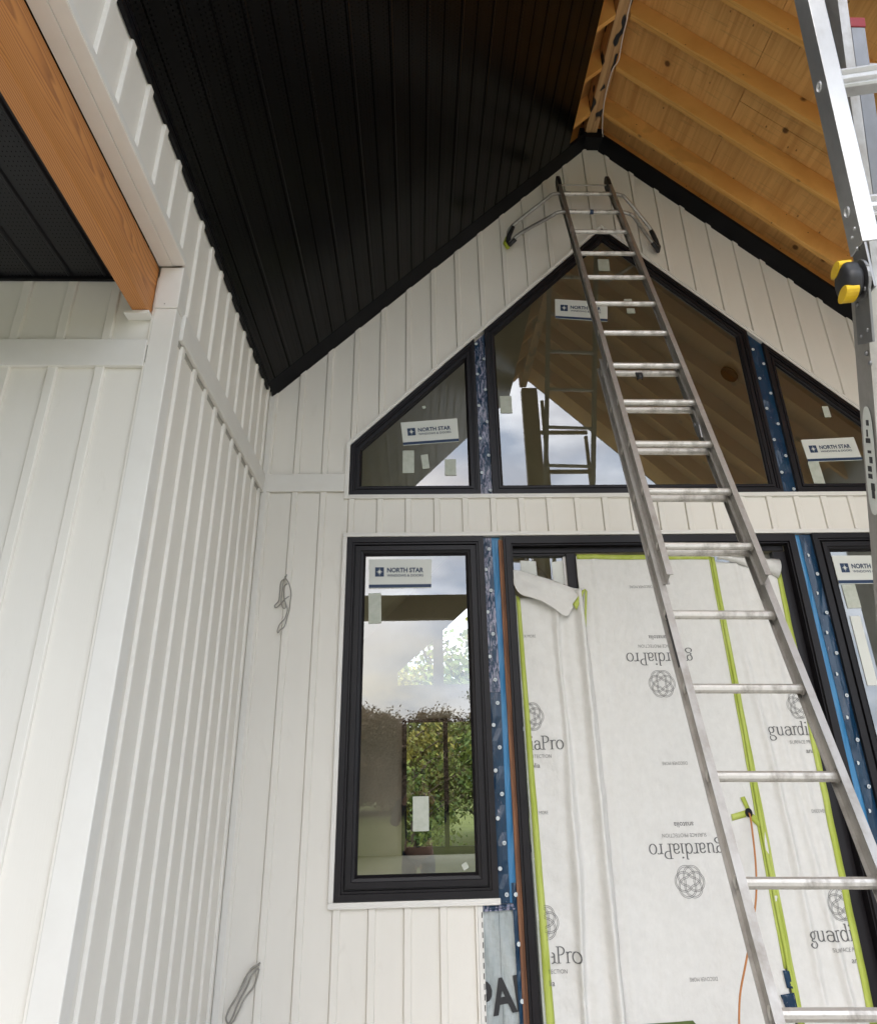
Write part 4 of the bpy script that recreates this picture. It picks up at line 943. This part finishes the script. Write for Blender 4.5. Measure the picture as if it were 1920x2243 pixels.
for k in range(6):
    a = MB(); c = P2+dv*ST*k+hx*.03; a.tube([c, c+hx*.40], .016, 12); a.build('rung', 'rung', tl)

# ================================================================== PERSON taking the picture (seen in the window glass)
M['jacket'] = mat('dark_jacket_cloth', (.022, .026, .035), .9, spec=.15, noise=((14, 14, 14), .4, .7, (.035, .038, .046)))
M['jeans'] = mat('dark_denim', (.03, .045, .08), .9, spec=.15)
M['skin'] = mat('skin', (.50, .29, .20), .55)
M['hair'] = mat('brown_hair', (.035, .022, .014), .8)
def skin_mesh(name, nodes, edges, m_, parent=None, sub=2):
    me = bpy.data.meshes.new(name); me.from_pydata([n_[0] for n_ in nodes], edges, []); me.materials.append(M[m_])
    o = bpy.data.objects.new(name, me); COL.objects.link(o)
    if parent: o.parent = parent
    md = o.modifiers.new('skin', 'SKIN'); md.use_smooth_shade = True
    if not me.skin_vertices: me.skin_vertices.new() if hasattr(me.skin_vertices, 'new') else None
    for sv, n_ in zip(me.skin_vertices[0].data, nodes): sv.radius = (n_[1], n_[2] if len(n_) > 2 else n_[1])
    me.skin_vertices[0].data[0].use_root = True
    q = o.modifiers.new('sub', 'SUBSURF'); q.levels = q.render_levels = sub; return o
bx_, by_ = .985, -4.76
def bp_(x, y, z): return (bx_+x, by_+y, z)
N_ = [(bp_(0, 0, .05), .15, .105), (bp_(0, .005, .22), .135, .095), (bp_(0, .01, .40), .165, .105), (bp_(0, .02, .53), .12, .08), (bp_(0, .035, .60), .052, .055), (bp_(0, .06, .67), .062, .075), (bp_(0, .065, .755), .072, .09), (bp_(0, .055, .825), .045, .055)]
E_ = [(i, i+1) for i in range(7)]
for sx in (-1, 1):
    b0 = len(N_)
    N_ += [(bp_(.10*sx, 0, -.06), .088), (bp_(.11*sx, .03, -.42), .058), (bp_(.115*sx, -.005, -.78), .038), (bp_(.12*sx, .05, -.845), .036), (bp_(.13*sx, .17, -.86), .028)]
    E_ += [(0, b0)]+[(b0+i, b0+i+1) for i in range(4)]
    b0 = len(N_)
    N_ += [(bp_(.185*sx, .01, .51), .062), (bp_(.265*sx, .12, .30), .047), (bp_(.15*sx, .33, .53), .032), (bp_(.105*sx, .375, .60), .026), (bp_(.088*sx, .395, .645), .028, .016)]
    E_ += [(3, b0)]+[(b0+i, b0+i+1) for i in range(4)]
    h0 = b0+4
    for f_, (dx_, dz_) in enumerate(((-.018, .055), (-.020, .037), (-.020, .018), (-.018, .002))):
        b1 = len(N_)
        N_ += [(bp_((.088+dx_*.3)*sx, .405, .645+dz_), .0085), (bp_((.075+dx_*.4)*sx, .425, .652+dz_), .0078), (bp_((.050+dx_*.1)*sx, .428, .650+dz_), .0065)]
        E_ += [(h0, b1), (b1, b1+1), (b1+1, b1+2)]
    b1 = len(N_); N_ += [(bp_(.070*sx, .392, .660), .010), (bp_(.050*sx, .400, .690), .008)]; E_ += [(h0, b1), (b1, b1+1)]
person = skin_mesh('person', N_, E_, 'skin'); person['category'] = 'person'
person['label'] = 'person in dark jacket and jeans raising a phone, mirrored in the left casement window'
J_ = [(bp_(0, 0, .0), .165, .12), (bp_(0, .005, .22), .15, .11), (bp_(0, .01, .40), .18, .12), (bp_(0, .02, .535), .125, .09), (bp_(0, .03, .585), .066, .066)]
JE = [(0, 1), (1, 2), (2, 3), (3, 4)]
for sx in (-1, 1):
    b0 = len(J_); J_ += [(bp_(.19*sx, .01, .51), .075), (bp_(.268*sx, .12, .297), .060), (bp_(.155*sx, .325, .525), .042)]; JE += [(3, b0), (b0, b0+1), (b0+1, b0+2)]
skin_mesh('jacket', J_, JE, 'jacket', person)
T_ = [(bp_(0, 0, .06), .158, .112)]; TE = []
for sx in (-1, 1):
    b0 = len(T_); T_ += [(bp_(.10*sx, 0, -.06), .098), (bp_(.11*sx, .03, -.42), .070), (bp_(.115*sx, -.003, -.80), .055)]; TE += [(0, b0), (b0, b0+1), (b0+1, b0+2)]
skin_mesh('jeans', T_, TE, 'jeans', person)
for sx in (-1, 1):
    skin_mesh('shoe', [(bp_(.118*sx, -.03, -.835), .045), (bp_(.12*sx, .06, -.845), .045), (bp_(.13*sx, .19, -.862), .035, .03)], [(0, 1), (1, 2)], 'plastic', person)
a = MB(); R0 = Vector(bp_(0, .045, .765)); hv = []
for i in range(9):
    for k in range(16):
        th = math.pi*.62*i/8; ph = 2*math.pi*k/16; hv.append(R0+Vector((math.sin(th)*math.cos(ph)*.086, math.sin(th)*math.sin(ph)*.105-.012*(i/8), math.cos(th)*.098+(.03 if math.sin(ph) > .3 and i > 5 else 0))))
a.add(hv, [(i*16+k, i*16+(k+1) % 16, (i+1)*16+(k+1) % 16, (i+1)*16+k) for i in range(8) for k in range(16)]); a.build('hair', 'hair', person, smooth=True)
a = MB()
for sx in (-1, 1):
    a.tube([Vector(bp_(.027*sx, .142, .765)), Vector(bp_(.027*sx, .150, .765))], .010, 10)
a.build('eye', 'plastic', person)
a = MB(); a.beam(Vector(bp_(0, .14, .775)), Vector(bp_(0, .150, .725)), (1, 0, 0), (0, 1, 0), [(-.008, 0), (.008, 0), (.004, .018), (-.004, .018)]); a.build('nose', 'skin', person, bevel=.003)
a = MB(); a.box(bp_(-.022, .135, .700), bp_(.022, .147, .706)); a.build('mouth', 'red', person)
a = MB(); a.box((bx_-.040, -4.352, .625), (bx_+.040, -4.343, .785)); a.build('phone', 'plastic', None, bevel=.003, label='black phone held up in both hands of the mirrored person', category='phone')

# ================================================================== TREES
def tree_mesh(seed, H_, Rw, leaf, nl, ls, shape=1.0, zl=.18):
    rnd = random.Random(seed); a = MB(); tips = []
    a.tube([(0, 0, 0), (.05, .03, H_*.35), (-.03, .02, H_*.62), (.02, 0, H_*.9)], [H_*.035, H_*.028, H_*.018, H_*.006], 8)
    for k in range(26):
        z = H_*(zl+(.9-zl)*rnd.random()); an = rnd.random()*6.28; L = Rw*(1-.75*abs(z/H_-.45))*(.6+.5*rnd.random()); e = Vector((math.cos(an)*L, math.sin(an)*L, z+L*.45*shape))
        a.tube([(0, 0, z*.9), tuple(Vector((0, 0, z))*.5+e*.5), tuple(e)], [H_*.012, H_*.007, H_*.003], 5); tips.append(e)
        tips.append(Vector((0, 0, z))*.4+e*.6)
    b = MB()
    cl = [(rnd.choice(tips)+Vector((rnd.gauss(0, .12), rnd.gauss(0, .12), rnd.gauss(0, .10)))*Rw, Rw*(.10+.17*rnd.random())) for _ in range(240 if zl < .1 else 95)]
    for i in range(nl):
        c, rr = cl[i % len(cl)]; c = c if zl > .1 else Vector((c.x, c.y, c.z*.92)); p = c+Vector((rnd.gauss(0, 1), rnd.gauss(0, 1), rnd.gauss(0, .8)))*rr*.6
        if p.z < .1: continue
        n_ = Vector((rnd.gauss(0, 1), rnd.gauss(0, 1), rnd.gauss(0, 1))).normalized(); t_ = n_.orthogonal().normalized(); s_ = n_.cross(t_); l = ls*(.6+.8*rnd.random())
        b.face([p-t_*l, p+s_*l*.5, p+t_*l, p-s_*l*.5])
    return a, b
protos = {}
def tree(x, y, kind, sc, rot, lab):
    spec = {'green': (11, 5.0, 2.3, 'leaf_green', 5200, .09, 'leafy_tree'), 'yellow': (12, 4.2, 1.8, 'leaf_yellow', 4200, .085, 'leafy_tree'), 'brown': (13, 4.0, 2.4, 'leaf_brown', 30000, .07, 'autumn_tree'), 'bush': (14, 3.0, 2.0, 'leaf_green', 4200, .08, 'bush')}[kind]
    rt = root(spec[6], lab, 'tree', 'trees: '+lab.split(',')[0]); rt.location = (x, y, -.9); rt.rotation_euler = (0, 0, rot); rt.scale = (sc,)*3
    if kind not in protos:
        a, b = tree_mesh(spec[0], spec[1], spec[2], spec[3], spec[4], spec[5], zl=.0 if kind in ('brown', 'bush') else .18); protos[kind] = (a.build('trunk', 'bark', rt, smooth=True, keep=True), b.build('crown', spec[3], rt, keep=True))
    else:
        for o in protos[kind]: c = o.copy(); COL.objects.link(c); c.parent = rt
rnd = random.Random(5)
for i, (x, y, k, s) in enumerate([(-14, -40, 'brown', 1.25), (-9.5, -42, 'brown', 1.4), (-6, -39, 'brown', 1.25), (-2.5, -41, 'brown', 1.35), (1, -40, 'brown', 1.2), (4.5, -42, 'green', 1.0), (8, -40, 'green', 1.1), (12, -41, 'brown', 1.3), (-18, -43, 'brown', 1.3), (17, -41, 'green', 1.1), (-12, -46, 'brown', 1.35), (-7.6, -45, 'brown', 1.2), (-4.2, -46, 'brown', 1.4), (-.6, -46, 'brown', 1.2), (2.8, -45, 'brown', 1.3), (6.4, -46, 'green', 1.2)]):
    tree(x, y, k, s, rnd.random()*6, ('brown autumn' if k == 'brown' else 'green leafy')+' tree in the hedgerow across the lawn, mirrored in the glass')
for i, (x, y, k, s) in enumerate([(-2.5, 16, 'green', 1.0), (.2, 15.2, 'yellow', .95), (1.4, 18.5, 'green', 1.15), (2.6, 15.5, 'green', .8), (4.4, 16.5, 'yellow', 1.0), (7, 17, 'green', 1.1), (-.6, 21, 'green', 1.5), (3.2, 22, 'yellow', 1.5), (.9, 14.2, 'bush', .7), (-6, 20, 'green', 1.3), (10, 20, 'green', 1.3)]):
    tree(x, y, k, s, rnd.random()*6, {'green': 'green leafy tree', 'yellow': 'yellowing tree', 'bush': 'low green bush'}[k]+' behind the house, seen through the room and windows')
